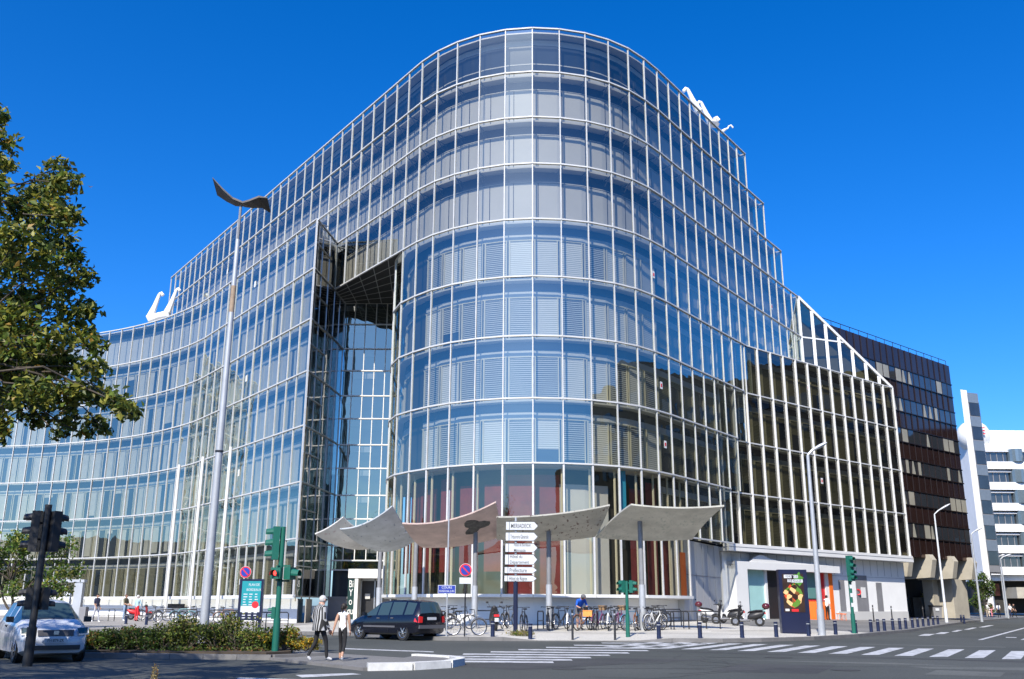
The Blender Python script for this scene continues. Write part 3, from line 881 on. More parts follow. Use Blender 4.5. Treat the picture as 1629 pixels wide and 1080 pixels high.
# orange signs at the bulge end (inside the glass)
b = MB(); p, q = U[6].lerp(U[7], .55), U[7]
zq(b, offset([p, q], .25)[0], offset([p, q], .25)[1], LV[10] + .1, LV[10] + 2.6); b.build('orange_panel', M['orange'], lib, fix=False)
M['cyan'] = mat('cyan_banner', (.03, .36, .6), .6, var=.1)
b = MB(); p, q = U[3].lerp(U[4], .18), U[3].lerp(U[4], .5)
oo = offset([p, q], .4); zq(b, oo[0], oo[1], LV[8] - 2.7, LV[8] - .15); b.build('blue_banner', M['cyan'], lib, fix=False)
# entrance
ey = 68.2
eg = zp(-10, 67)
b = MB()
b.box(-11.0, -8.15, 66.2, 68.3, 3.35, 3.95); b.build('entrance_canopy', M['white'], lib)
b = MB(); b.box(-10.55, -10.32, 66.25, 68.2, eg - .1, 3.35); b.build('entrance_jamb', M['white'], lib)
b = MB(); b.box(-11.0, -10.56, 66.3, 66.42, eg, 3.34); b.build('letter_panel', mat('teal_black', (.02, .05, .045), .25), lib)
for s, z in (('Bi', 2.95), ('Y', 2.38), ('o', 1.82), ('qu', 1.2)):
    text_part('lettering', s, .66 if s != 'o' else .7, facing((-10.78, 66.28, z), (1, 0, 0), (0, 0, 1)), M['white'], lib, squash=.62)
b = MB(); b.box(-10.3, -8.2, 67.6, 67.7, eg - .1, 3.34); b.build('entrance_glass', M['black'], lib)
b = MB()
for x in (-10.28, -9.35, -8.85, -8.25): b.box(x - .04, x + .04, 67.5, 67.58, eg, 3.34)
b.box(-10.3, -8.2, 67.5, 67.58, 3.2, 3.33); b.box(-10.3, -8.6, 67.45, 67.57, eg - .1, eg + .1)
b.build('door_frame', M['metal'], lib)
b = MB(); b.box(-10.0, -9.65, 67.46, 67.49, 2.0, 2.35); b.build('door_notice', M['slab'], lib)
b = MB(); b.box(-12.6, -11.05, 67.9, 68.2, eg - .2, 2.0); b.box(-12.6, -11.0, 67.8, 68.25, 2.0, 2.15); b.build('entrance_sidewall', M['gpanel'], lib)
# paper notices on panes
b = MB()
for px, py in ((408, 452), (394, 602), (381, 752), (359, 432)):
    p = at_y(px, py, 72)
    # find block wall distance in this column
    best = min(((abs(proj(up(P_.lerp(Q_, t / 8), p.z))[0] - px), P_.lerp(Q_, t / 8), P_, Q_) for P_, Q_ in zip(K, K[1:]) for t in range(9)), key=lambda r: r[0])
    if py == 432: best = min(((abs(proj(up(P_.lerp(Q_, t / 8), 30))[0] - px), P_.lerp(Q_, t / 8), P_, Q_) for P_, Q_ in zip(leftU, leftU[1:]) for t in range(9)), key=lambda r: r[0])
    w = best[1]; d = (best[3] - best[2]).normalized(); n = Vector((d.y, -d.x, 0)); n = n if n.y < 0 else -n
    z = EYE + ray(px, py).z / ray(px, py).y * w.y
    b = MB(); b.frame(up(w, z) + n * .03, d * .16, n * .005, Vector((0, 0, .24))); b.build('pane_notice', M['white'], lib)
b = MB(); c_ = MB()
for px, py in ((1047.5, 437), (1054, 613), (1058, 707), (1295, 617), (1305, 765), (1246, 488)):
    line = R if px > 1250 else cols(0, 21)
    best = min(((abs(proj(up(P_.lerp(Q_, t / 8), 12))[0] - px), P_.lerp(Q_, t / 8), P_, Q_) for P_, Q_ in zip(line, line[1:]) for t in range(9)), key=lambda r: r[0])
    w = best[1]; d = (best[3] - best[2]).normalized(); n = Vector((d.y, -d.x, 0))
    rr = ray(px, py); z = EYE + rr.z / rr.y * w.y
    b = MB(); c_ = MB(); b.frame(up(w, z) + n * .03, d * .13, n * .005, Vector((0, 0, .22))); c_.frame(up(w, z) + n * .04, d * .07, n * .004, Vector((0, 0, .1)))
    o = b.build('pane_notice', M['white'], lib); q_ = c_.build('notice_mark', M['red'], lib); q_.parent = o
# free-standing white pillars in front of the block
for px in (277, 315, 360):
    best = min(((abs(proj(up(P_.lerp(Q_, t / 8), 2))[0] - px), P_.lerp(Q_, t / 8), P_, Q_) for P_, Q_ in zip(K, K[1:]) for t in range(9)), key=lambda r: r[0])
    d = (best[3] - best[2]).normalized(); n = Vector((d.y, -d.x, 0)); n = n if n.y < 0 else -n
    p = best[1] + n * .62
    b = MB(); b.tube([up(p, 0.2), up(p, LV[7])], .12, 10); b.build('pillar', M['white'], lib, smooth=True)
# window slot in the plinth of the block
b = MB()
for t in range(6):
    i = 15; p = K[i].lerp(K[i + 1], t / 6 - 1.5)
d = (K[16] - K[15]).normalized(); n = Vector((d.y, -d.x, 0)); n = n if n.y < 0 else -n
for k in (0, 1, 2):
    p = K[15] - d * (.2 + 1.0 * k) - n * .5
    b.frame(up(p, 1.45), d * .42, n * .04, Vector((0, 0, .17)))
b.build('plinth_window', M['dark'], lib)

# roof davits: white swan-neck arms of the cleaning gantry
def davit(pxs, ydist, zb, label, back):
    t = thing('roof_davit', label, 'davit', (0, 0, 0), world=True)
    for i, (bx, by, tx, ty, r) in enumerate(pxs):
        p = at_y(bx, by, ydist); q = at_y(tx, ty, ydist)
        b = MB(); m = p.lerp(q, .5) + Vector((.0, .05, 0))
        dx = (q.x - p.x)
        b.tube([p, m, q - Vector((dx * .08, 0, .15)), q], [r, r * .62, r * .42, r * .4], 8)
        hook = Vector((math.copysign(.35, -dx if back else dx), 0, -.12))
        b.tube([q, q + Vector((hook.x * .5, 0, .1)), q + hook], [r * .45, r * .48, r * .42], 8)
        b.build('arm', M['white'], t, smooth=True)
    return t
t = davit([(238, 506, 254, 468, .42), (266, 497, 281, 461, .38)], 92, 27, 'white twin-armed davit standing on the lower left roof edge', False)
b = MB(); p, q = at_y(236, 508, 92), at_y(270, 499, 92); b.tube([p, p.lerp(q, .5) + Vector((0, 0, .1)), q], [.42, .36, .42], 8); b.build('base', M['white'], t, smooth=True)
davit([(1112, 178, 1094.5, 143, .32)], 64, 35, 'tallest white swan-neck davit rising behind the right roof edge', False)
davit([(1131, 196, 1116, 164, .3)], 66, 35, 'middle white swan-neck davit behind the right roof edge', False)
davit([(1136, 198, 1136.2, 190, .42)], 67, 35, 'white rounded davit stump just right of the middle davit', False)
davit([(1148, 210, 1159, 201, .16)], 67.5, 35, 'thin low white davit arm leaning out over the right roof edge', False)

# ------------------------------------------------------------------ neighbouring buildings
M['bronze'] = mat('bronze_cladding', (.075, .040, .034), .09, .65, var=.25, scale=.35, spec=.8)
M['bframe'] = mat('bronze_frame', (.03, .02, .018), .4, .5, var=.1)
M['bwin'] = mat('office_glass', (.10, .11, .12), .05, .7, var=.3, scale=.3, spec=.9)
M['conc'] = mat('concrete', (.42, .385, .31), .85, var=.18, scale=.7, bump=.2, bscale=12)
M['conc2'] = mat('grey_concrete', (.27, .265, .25), .9, var=.35, scale=.9, bump=.2, bscale=12)
t = thing('office_block', 'dark bronze office block with window bands on beige concrete brackets', 'building', (46, 98, 1), world=True)
C0 = Vector((46.4, 97.9, 0)); fd = Vector((math.cos(math.radians(40.8)), math.sin(math.radians(40.8)), 0)); fn = Vector((fd.y, -fd.x, 0))
L_ = 24.0; A_ = C0 - fd * L_; bk = -fn * 16
b = MB(); b.prism([(p.x, p.y) for p in (A_, C0, C0 + bk, A_ + bk)], 6.1, 26.3); b.build('body', M['bronze'], t)
M['dcurt'] = mat('drawn_curtain', (.34, .32, .25), .35, var=.2, scale=.5)
FH = (26.3 - 2.1 - 6.1) / 6
PW = Pool('window', t); b = MB(); r_ = random.Random(3); PB_ = Pool('curtain', t); PB = Pool('cladding_panel', t, 60)
nb = 20; ww = L_ / nb
for k in range(6):
    z0 = 6.1 + 1.75 + k * (FH - .02); z1 = z0 + 1.38
    for i in range(nb):
        p = A_ + fd * (ww * i + .06); q = A_ + fd * (ww * (i + 1) - .06)
        w = MB(); j = [r_.uniform(-.012, .012) for _ in range(2)]
        w.face([up(p, z0) + fn * (.04 + j[0]), up(q, z0) + fn * (.04 - j[0]), up(q, z1) + fn * (.04 + j[1] - j[0]), up(p, z1) + fn * (.04 + j[1] + j[0])]); PW.add(w, M['bwin'])
        c = r_.random()
        if c < .45:
            a0, a1 = (0, 1) if c < .25 else (.1, .6)
            curt = MB()
            if c > .35: curt.face([up(p, z0) + fn * .062, up(p.lerp(q, .65), z0) + fn * .062, up(p.lerp(q, .4), z1 - .1) + fn * .062, up(p.lerp(q, .2), z1 - .1) + fn * .062])
            else: zq(curt, p.lerp(q, a0), p.lerp(q, a1), z0, z1, .062)
            PB_.add(curt, M['dcurt'])
        b.bar(up(p, z0 - 1.75) - fd * .06 + fn * .05, up(p, z1) - fd * .06 + fn * .05, .05, .08)
    for z in (z0, z1): b.bar(up(A_, z) + fn * .05, up(C0, z) + fn * .05, .1, .09)
for i in range(nb): b.bar(up(A_ + fd * ww * i, 24.3) + fn * .05, up(A_ + fd * ww * i, 26.3) + fn * .05, .05, .06)
b.build('window_grid', M['bframe'], t); PW.flush(); PB_.flush()
for i in range(14):
    pass
b = MB(); b.bar(up(A_, 26.9) + fn * -.3, up(C0, 26.9) + fn * -.3, .05, .05)
for i in range(16): b.bar(up(A_.lerp(C0, i / 15), 26.3) - fn * .3, up(A_.lerp(C0, i / 15), 26.9) - fn * .3, .04, .04)
b.build('roof_railing', M['bframe'], t)
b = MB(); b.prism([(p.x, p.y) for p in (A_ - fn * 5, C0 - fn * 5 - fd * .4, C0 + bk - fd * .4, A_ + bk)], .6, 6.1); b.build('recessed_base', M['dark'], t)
for s in (.9, 5.0, 9.4, 13.8):                               # hexagonal brackets
    b = MB(); c = C0 - fd * s; prof = [(-3.2, 6.08), (.35, 6.08), (.75, 5.2), (.4, 4.0), (-1.2, 3.7), (-3.2, 3.7)]
    prof = [(-3.2, 6.4), (.30, 6.4), (.62, 5.9), (.25, 4.3), (-1.9, 4.2), (-3.2, 4.2)]
    vs = [up(c + fn * a + fd * e * .42, z) for e in (-1, 1) for a, z in prof]; n_ = len(prof)
    b.mesh(vs, [tuple(range(n_)), tuple(range(2 * n_ - 1, n_ - 1, -1))] + [(i, n_ + i, n_ + (i + 1) % n_, (i + 1) % n_) for i in range(n_)])
    b.build('bracket', M['conc'], t)
b = MB(); c = C0 - fd * .3
b.prism([(p.x, p.y) for p in (c - fd * 3.1 - fn * .8, c - fn * .8, c - fn * 3, c - fd * 3.1 - fn * 3)], .6, 4.3); b.build('corner_pier', M['conc'], t)
b = MB(); c = C0 - fd * 3.9
b.prism([(p.x, p.y) for p in (c - fd * 1.1 - fn * 2, c - fn * 2, c - fn * 3, c - fd * 1.1 - fn * 3)], .6, 4.2); b.build('pier', M['conc'], t)
text_part('lettering', 'PARIS BORDEAUX', .74, facing(up(C0 - fd * 9.6 - fn * 4.85, 3.35), fd, (0, 0, 1)), M['white'], t, .05, squash=.62)
b = MB(); b.prism([(p.x, p.y) for p in (A_ - fn * 4.9 + fd * 9, C0 - fd * 4 - fn * 4.9, C0 - fd * 4 - fn * 5.1, A_ - fn * 5.1 + fd * 9)], .8, 2.6); b.build('shop_glazing', M['bwin'], t)

# slim white tower behind it
t = thing('stair_tower', 'slim white tower with grey window strips between bronze block and balconies', 'building', (61, 125, 1), world=True)
b = MB(); a0 = Vector((59.9, 124.5, 0)); dd = Vector((.93, .37, 0)); dn = Vector((-.46, -.89, 0))
def qd(b, s0, s1, z0, z1, d0=0, d1=-7):
    b.prism([(p.x, p.y) for p in (a0 + dd * s0 + dn * d0, a0 + dd * s1 + dn * d0, a0 + dd * s1 + dn * d1, a0 + dd * s0 + dn * d1)], z0, z1)
qd(b, .35, 1.45, 1, 29.8); b.build('white_shaft', M['white2'], t)
b = MB(); qd(b, 1.46, 3.3, 6, 29.2, -.1); b.build('glazed_bay', M['gpanel'], t)
for k in range(7):
    b = MB(); z = 6.9 + k * 3.25; qd(b, 1.6, 3.32, z, z + 1.7, -.03, -.2); b.build('window', M['bwin'], t)
    b = MB(); qd(b, 1.5, 3.36, z + 1.75, z + 3.1, .02, -.15); b.build('spandrel', mat('blue_grey', (.16, .2, .25), .4) if k == 0 else bpy.data.materials['blue_grey'], t)
M['baywin'] = mat('bay_glass', (.16, .21, .24), .08, .3, var=.1, spec=.8)
# white office building with balconies
t = thing('office_block', 'white office block with banded balconies and a rounded bay, far right', 'building', (85, 150, 1), world=True)
a0 = Vector((73.2, 149.5, 0)); dd = Vector((1, .02, 0)).normalized(); dn = Vector((dd.y, -dd.x, 0))
b = MB(); qd(b, 0, 30, 5.6, 26.6, 0, -16); qd(b, .5, 30, 26.6, 29.0, -1.0, -16); b.build('body', M['white2'], t)
for k in range(6):
    z = 6.9 + k * 3.22
    w = MB(); qd(w, .3, 30, z + .75, z + 2.25, .06, -.3); o = w.build('window_band', M['bwin'], t)
    w = MB()
    for i in range(22): qd(w, .4 + i * 1.0, .5 + i * 1.0, z + .75, z + 2.25, .12, 0)
    w.build('window_posts', M['gpanel'], t)
    w = MB(); qd(w, -.3, 30, z - .45, z + .7, .9, -.2); w.build('balcony', M['white2'], t)
    w = MB(); qd(w, .2, 30, z + 2.3, z + 2.55, .5, -.1); w.build('sunshade', M['panel'], t)
    w = MB(); c = a0 + dd * 6.3 + dn * .2; w.lathe([(1.15, z + .7), (1.15, z + 2.7)], (c.x, c.y, 0), 16); w.build('bay_window', M['baywin'], t)
b = MB(); b.ball((74.6, 152, 28.2), 2.6, 2.6, 2.6, 16, 10); b.build('roof_dome', M['white'], t, smooth=True)
text_part('lettering', 'NE', 1.6, facing((74.2, 149.2, 28.6), (1, 0, 0), (0, 0, 1)), M['red'], t, .1)
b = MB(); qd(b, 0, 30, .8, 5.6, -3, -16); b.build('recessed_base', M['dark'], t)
b = MB(); qd(b, 3.0, 30, 3.0, 4.6, 1.5, -3); b.build('podium_band', M['conc'], t)
b = MB(); qd(b, 1.2, 2.6, 3.4, 5.2, -2.6, -3); b.build('mural', mat('mural', (.35, .12, .07), .6, var=.8, scale=1.2), t)

# brown building at the far left
t = thing('apartment_building', 'brown flat-roofed building at the left edge behind the glass block', 'building', (-75, 125, 0), world=True)
b = MB(); b.box(-95, -62.5, 122, 138, 0, 25); b.build('body', mat('brown_render', (.14, .10, .08), .8, var=.15), t)
for k in range(6):
    b = MB(); b.box(-94, -63, 121.9, 122.1, 2.2 + k * 3.8, 3.9 + k * 3.8); b.build('window_band', M['bwin'], t)

# buildings across the streets, outside the frame but mirrored in the glass
def block(label, x0, x1, y0, y1, h, col, fh=3.3, faces='NESW', groupname=None):
    t = thing('street_building', label, 'building', ((x0 + x1) / 2, (y0 + y1) / 2, 0), world=True)
    b = MB(); b.box(x0, x1, y0, y1, 0, h); b.build('wall', mat('render', col, .8, var=.15, scale=.3), t)
    n = int((h - 1.5) / fh)
    for k in range(n):
        z = 1.2 + k * fh; b = MB(); step = 2.6
        if 'N' in faces or 'S' in faces:
            i = x0 + .8
            while i + 1.6 < x1:
                if 'N' in faces: b.box(i, i + 1.5, y1 - .05, y1 + .04, z, z + 1.8)
                i += step
        if 'W' in faces or 'E' in faces:
            i = y0 + .8
            while i + 1.6 < y1:
                if 'W' in faces: b.box(x0 - .04, x0 + .05, i, i + 1.5, z, z + 1.8)
                if 'E' in faces: b.box(x1 - .05, x1 + .04, i, i + 1.5, z, z + 1.8)
                i += step
        b.build('window_row', M['bwin'], t)
    return t
block('lower dark building at the far end of the side street', 66, 86, 99, 114, 23, (.10, .08, .06), faces='W')
block('long dark office building across the side street, mirrored in the glass', 64, 86, 6, 97, 30, (.075, .065, .05), faces='W')
block('beige office tower across the square, mirrored in the rounded corner', 3, 16, -78, -62, 44, (.36, .32, .26), faces='N')
block('grey apartment block across the square, mirrored in the glass', -52, -14, -72, -58, 15, (.22, .20, .18), faces='N')
block('brown office block across the square, mirrored in the bulge', 24, 60, -66, -50, 25, (.11, .075, .055), faces='N')
block('low beige building west of the square, mirrored in the block', -125, -100, 40, 150, 11, (.30, .27, .22), faces='E')
# ------------------------------------------------------------------ street furniture
ORD = ['first', 'second', 'third', 'fourth', 'fifth', 'sixth', 'seventh', 'eighth', 'ninth', 'tenth', 'eleventh', 'twelfth', 'thirteenth', 'fourteenth', 'fifteenth', 'sixteenth', 'seventeenth', 'eighteenth', 'nineteenth', 'twentieth', 'twenty-first', 'twenty-second', 'twenty-third', 'twenty-fourth', 'twenty-fifth', 'twenty-sixth', 'twenty-seventh', 'twenty-eighth', 'twenty-ninth', 'thirtieth']
M['green'] = mat('signal_green', (.012, .12, .085), .4, var=.08)
M['galv'] = mat('galvanised', (.42, .44, .46), .5, .3, var=.14, scale=2)
M['lampw'] = mat('lamp_white', (.62, .64, .66), .45, var=.06)
M['plate'] = mat('sign_white', (.56, .58, .60), .45, var=.05)
M['blue'] = mat('sign_blue', (.015, .04, .32), .4, var=.04)
M['ink'] = mat('ink', (.03, .035, .04), .6, var=0)
M['glow'] = mat('red_signal', (1, .05, .04), .4, var=0, emit=3)

# sail canopies of the forecourt: warped concrete sheets on round posts
def scribble(name, base, ink, sc, thr, rot):
    m = mat(name, base, .75, var=.26, scale=1.1, bump=.15)
    t = m.node_tree; b = t.nodes['Principled BSDF']; src = b.inputs['Base Color'].links[0].from_socket
    tc = t.nodes.new('ShaderNodeTexCoord'); mp = t.nodes.new('ShaderNodeMapping'); mp.inputs['Scale'].default_value = (1, .35, 1.0); mp.inputs['Rotation'].default_value = (0, 0, rot)
    n = t.nodes.new('ShaderNodeTexNoise'); n.inputs['Scale'].default_value = sc; n.inputs['Detail'].default_value = 2
    t.links.new(tc.outputs['Object'], mp.inputs[0]); t.links.new(mp.outputs[0], n.inputs['Vector'])
    n2 = t.nodes.new('ShaderNodeTexNoise'); n2.inputs['Scale'].default_value = .5; t.links.new(tc.outputs['Object'], n2.inputs['Vector'])
    ad = t.nodes.new('ShaderNodeMath'); ad.operation = 'MULTIPLY_ADD'; ad.inputs[1].default_value = .35; t.links.new(n2.outputs[0], ad.inputs[0]); t.links.new(n.outputs[0], ad.inputs[2])
    g = t.nodes.new('ShaderNodeMapRange'); g.inputs[1].default_value = thr; g.inputs[2].default_value = thr + .04; t.links.new(ad.outputs[0], g.inputs[0])
    mx = t.nodes.new('ShaderNodeMixRGB'); mx.inputs[2].default_value = (*ink, 1); t.links.new(g.outputs[0], mx.inputs[0]); t.links.new(src, mx.inputs[1]); t.links.new(mx.outputs[0], b.inputs['Base Color'])
    return m
def sail(label, corners, sag, mt, post_px, post_d, struts=True, blot=None):
    """corners near-left, near-right, far-right, far-left as (px, py, distance); a sagging sheet between them"""
    NL, NR, FR, FL = [at_y(*c) for c in corners]
    base = at_y(post_px, 960, post_d); g = zp(base.x, base.y)
    t = thing('sail_canopy', label, 'canopy', (base.x, base.y, g), world=True)
    N_ = 12; th = .07
    def S(u, v):
        p = NL.lerp(NR, u).lerp(FL.lerp(FR, u), v)
        return p + Vector((0, 0, -sag[0] * 4 * u * (1 - u) * (1 - v) - sag[1] * 4 * u * (1 - u) * v - sag[2] * 4 * v * (1 - v)))
    vs = []; fs = []
    for k in range(2):
        for i in range(N_ + 1):
            for j in range(N_ + 1): vs.append(S(i / N_, j / N_) + Vector((0, 0, -th * k)))
    n = N_ + 1; o = n * n
    for i in range(N_):
        for j in range(N_):
            a = i * n + j; fs.append((a, a + 1, a + n + 1, a + n)); fs.append((o + a, o + a + n, o + a + n + 1, o + a + 1))
    for i in range(N_):
        for a, c in ((i * n, (i + 1) * n), (i * n + N_, (i + 1) * n + N_), (i, i + 1), (N_ * n + i, N_ * n + i + 1)): fs.append((a, c, c + o, a + o))
    b = MB(); b.mesh(vs, fs); b.build('sheet', mt, t, smooth=True)
    top = S(.45, .5).z
    b = MB(); b.tube([(base.x, base.y, g - .3), (base.x, base.y, g + 2.0)], .15, 12); b.build('post_sleeve', M['galv'], t, smooth=True)
    b = MB(); b.tube([(base.x, base.y, g + 2.0), (base.x, base.y, top + .55)], .115, 12); b.build('post', M['postgrey'], t, smooth=True)
    if struts:
        b = MB(); h = Vector((base.x, base.y, top + .5))
        for du in (.12, .88): b.tube([h, S(du, .35) + Vector((0, 0, .02))], .03, 6)
        b.build('strut', M['white'], t)
    if blot:
        b = MB(); rr = random.Random(4); pts = []
        for k in range(26):
            a = 2 * PI * k / 26; r = 1 + .35 * math.sin(3 * a + 1) + rr.uniform(-.12, .12)
            pts.append(S(blot[0] + blot[2] * r * math.cos(a), blot[1] + blot[3] * r * math.sin(a)) + Vector((0, 0, -th - .012)))
        c = S(blot[0], blot[1]) + Vector((0, 0, -th - .012))
        for k in range(26): b.face([c, pts[k], pts[(k + 1) % 26]])
        b.build('map_patch', mat('map_black', (.07, .068, .065), .8, var=.7, scale=5), t, fix=False)
    return t
M['postgrey'] = mat('post_grey', (.22, .225, .235), .6, .2, var=.2, scale=3)
s_plain = scribble('sheet_grey', (.62, .61, .57), (.48, .39, .37), 5, .86, .3)
s_teal = scribble('sheet_blue_grey', (.43, .46, .48), (.22, .26, .31), 7, .845, .4)
s_pink = scribble('sheet_pink', (.50, .38, .34), (.38, .29, .27), 9, .86, .2)
s_black = scribble('sheet_inscribed', (.42, .41, .36), (.13, .09, .08), 7, .81, .1)
s_poem = scribble('sheet_poem', (.47, .46, .40), (.36, .38, .33), 10, .80, .6)
sail('pale grey warped sail canopy, leftmost, half hidden behind the blue-grey one', [(501, 848, 55), (546, 821, 54), (606, 845, 57), (592, 871, 58)], (.1, .1, .35), s_plain, 602, 56, False)
sail('blue-grey warped sail canopy with a high peak and faint teal writing', [(541, 840, 50), (624, 803.5, 49), (664, 856, 53), (605, 876, 54)], (.28, .2, .2), s_teal, 659, 51.5)
sail('pinkish warped sail canopy with a black map-like patch underneath', [(640, 831, 46.5), (789, 797, 46), (803, 850, 49.5), (672, 869, 50)], (.35, .2, .15), s_pink, 755, 48, True, (.74, .34, .13, .17))
sail('grey sail canopy with rows of dark inscriptions behind the direction signs', [(790, 821, 45), (970, 802, 45), (946, 852, 49), (790, 856, 49)], (.15, .15, .12), s_black, 873.5, 47)
sail('pale beige sail canopy with faint poem, rightmost, flaring to a right tip', [(1004, 801, 43), (1152, 803, 43), (1101, 856, 47), (948, 853, 47)], (.12, .1, -.12), s_poem, 1022, 45)

# street lamps
def lamp(label, base_px, top_px, head_px, ground, r0=.1, white=False, dist=None):
    g = on_plaza(*base_px) if ground == 'p' else on_road(*base_px, .15)
    if dist: g = at_y(base_px[0], base_px[1], dist); g.z = zp(g.x, g.y)
    t = thing('street_lamp', label, 'street lamp', g, world=True)
    top = at_y(*top_px, g.y); top.x = g.x; hp = at_y(*head_px, g.y)
    b = MB(); b.tube([g, (g.x, g.y, g.z + 1.1)], r0 * 1.25, 10); b.tube([(g.x, g.y, g.z + 1.1), top], [r0, r0 * .55], 10)
    b.build('pole', M['lampw'] if white else M['galv'], t, smooth=True)
    b = MB(); d = hp - top; b.tube([top, top + d * .3 + Vector((0, 0, .12)), top + d * .55 + Vector((0, 0, .14))], r0 * .5, 8); b.build('arm', M['galv'], t, smooth=True)
    b = MB(); c = top + d * .75 + Vector((0, 0, .13)); L = d.length * .42
    prof = [(-1, .25), (-.6, .8), (0, 1), (.6, .85), (1, .3)]
    vs = []; 
    for s, w in prof:
        for k in range(8):
            a = 2 * PI * k / 8; vs.append(c + d.normalized() * L * s + Vector((0, 1, 0)) * .17 * w * math.cos(a) + Vector((0, 0, 1)) * .1 * w * math.sin(a))
    fs = [(i * 8 + k, i * 8 + (k + 1) % 8, (i + 1) * 8 + (k + 1) % 8, (i + 1) * 8 + k) for i in range(4) for k in range(8)] + [tuple(range(7, -1, -1)), tuple(range(32, 40))]
    b.mesh(vs, fs); b.build('lamp_head', M['lampw'], t, smooth=True)
    return t
lamp('grey street lamp beside the advertising panel, its head before the dark facade', (1308, 1012), (1292, 724), (1311, 711), 'p', .13)
lamp('white street lamp standing before the bronze office block entrance', (1506, 990), (1491.5, 818), (1508, 806), 'p', .11, True)
lamp('grey street lamp at the outer corner of the bronze office block', (1561.5, 985), (1547.5, 850), (1561, 842), 'p', .11, False, 88)
lamp('distant grey street lamp before the white balconies, nearer of the pair', (1603.5, 979), (1593, 889), (1606, 884), 'p', .12, False, 118)
lamp('distant thin street lamp close left of its twin before the white balconies', (1600.5, 978), (1590.5, 886), (1597, 884), 'p', .1, False, 128)
# tall mast with a winged head in the planting bed
g = Vector((at_y(324, 1000, 32).x, 32, zr(0, 32) + .14))
t = thing('lamp_mast', 'tall grey mast with two dark wing-shaped lamps, rising from the planting bed', 'street lamp', g, world=True)
top = at_y(385, 332, 32); top.x = g.x
b = MB(); b.tube([g, (g.x, g.y, g.z + 5.5), (g.x, g.y, top.z - 1.2)], [.15, .122, .078], 14); b.build('pole', M['galv'], t, smooth=True)
b = MB(); b.tube([(g.x, g.y, top.z - 1.25), (g.x, g.y, top.z + .12)], .05, 8); b.build('spigot', M['postgrey'], t, smooth=True)
M['rust'] = mat('rust_stain', (.30, .22, .15), .7, var=.35, scale=5)
b = MB(); b.tube([(g.x, g.y, at_y(370, 497, 32).z), (g.x, g.y, at_y(374, 455, 32).z)], .094, 12); b.build('rusty_band', M['rust'], t, smooth=True)
b = MB(); b.tube([(g.x, g.y, at_y(355, 718, 32).z - .03), (g.x, g.y, at_y(355, 718, 32).z + .03)], .14, 12); b.build('clamp', M['black'], t)
M['wing'] = mat('lamp_wing', (.09, .08, .075), .5, .3, var=.2, scale=2)
def wing(p0, path, w0, w1):
    b = MB(); vs = []; n = len(path)
    for i, (dx, dz, dy) in enumerate(path):
        w = w0 + (w1 - w0) * i / (n - 1)
        for e in (-1, 1):
            for z in (0, .07 if i < n - 1 else .03): vs.append((p0.x + dx, p0.y + dy + e * w, p0.z + dz + z - e * .55 * w * i / (n - 1)))
    fs = []
    for i in range(n - 1):
        a, c = i * 4, i * 4 + 4
        fs += [(a, c, c + 2, a + 2), (a + 1, a + 3, c + 3, c + 1), (a, a + 1, c + 1, c), (a + 2, c + 2, c + 3, a + 3)]
    fs += [(0, 2, 3, 1), (4 * n - 4, 4 * n - 3, 4 * n - 1, 4 * n - 2)]
    b.mesh(vs, fs); return b
p0 = Vector((g.x, g.y, top.z + .14))
wing(p0, [(.08, .02, 0), (-.25, .1, 0), (-.6, .34, -.05), (-.98, .68, -.1)], .18, .34).build('lamp_wing', M['wing'], t)
wing(p0, [(.085, .0, 0), (.35, .02, 0), (.7, .1, .0), (1.0, .03, .1)], .18, .30).build('lamp_wing', M['wing'], t)

# traffic lights
def signal_head(t, c, rz, n=3, col=None, name='signal_head', s=1.0, lit=None):
    """a box with n round lenses and hoods, facing its own -y"""
    R3 = Matrix.Rotation(rz, 4, 'Z'); o = Vector(c)
    def T(b):
        b.v = [tuple(o + R3 @ (Vector(v) * s)) for v in b.v]; return b
    h = .33 * n
    b = MB(); b.box(-.15, .15, -.09, .11, -h / 2, h / 2); T(b); hd = b.build(name, col or M['green'], t)
    lo = wloc(t)
    for k in range(n):
        z = h / 2 - .33 * (k + .5)
        b = MB(); r = .11
        for j in range(9):
            a0, a1 = PI * (-.15 + 1.3 * j / 9), PI * (-.15 + 1.3 * (j + 1) / 9)
            p = [(r * 1.12 * math.cos(a0), -.09, z + r * 1.12 * math.sin(a0)), (r * 1.12 * math.cos(a1), -.09, z + r * 1.12 * math.sin(a1)),
                 (r * math.cos(a1), -.30, z + r * math.sin(a1) - .02), (r * math.cos(a0), -.30, z + r * math.sin(a0) - .02)]
            b.face(p)
        T(b); v = b.build('hood', col or M['green'], None, origin=None, fix=False); v.parent = hd; v.data.transform(Matrix.Translation(-lo))
        b = MB(); b.lathe([(r, -.012), (r * .6, .0), (.01, .004)], (0, 0, 0), 12)
        b.v = [(p[0], -.092 - p[2], z + p[1]) for p in b.v]; T(b)
        l = b.build('lens', M['glow'] if lit == k else M['black'], None); l.parent = hd; l.data.transform(Matrix.Translation(-lo))
    return hd
def traffic_light(label, g, ztop, heads, r=.07, col=None, pole=None):
    t = thing('traffic_light', label, 'traffic light', g, world=True)
    b = MB(); b.tube([g, (g.x, g.y, g.z + .9)], r * 1.35, 10); b.tube([(g.x, g.y, g.z + .9), (g.x, g.y, ztop)], r, 10); b.build('pole', pole or col or M['green'], t, smooth=True)
    for dx, dy, z, rz, n, s, lit in heads:
        signal_head(t, (g.x + dx, g.y + dy, z), rz, n, col, s=s, lit=lit)
        b = MB(); b.bar((g.x, g.y, z + .2 * s), (g.x + dx, g.y + dy, z + .2 * s), .05, .05); b.bar((g.x, g.y, z - .2 * s), (g.x + dx, g.y + dy, z - .2 * s), .05, .05); b.build('bracket', col or M['green'], t)
    return t
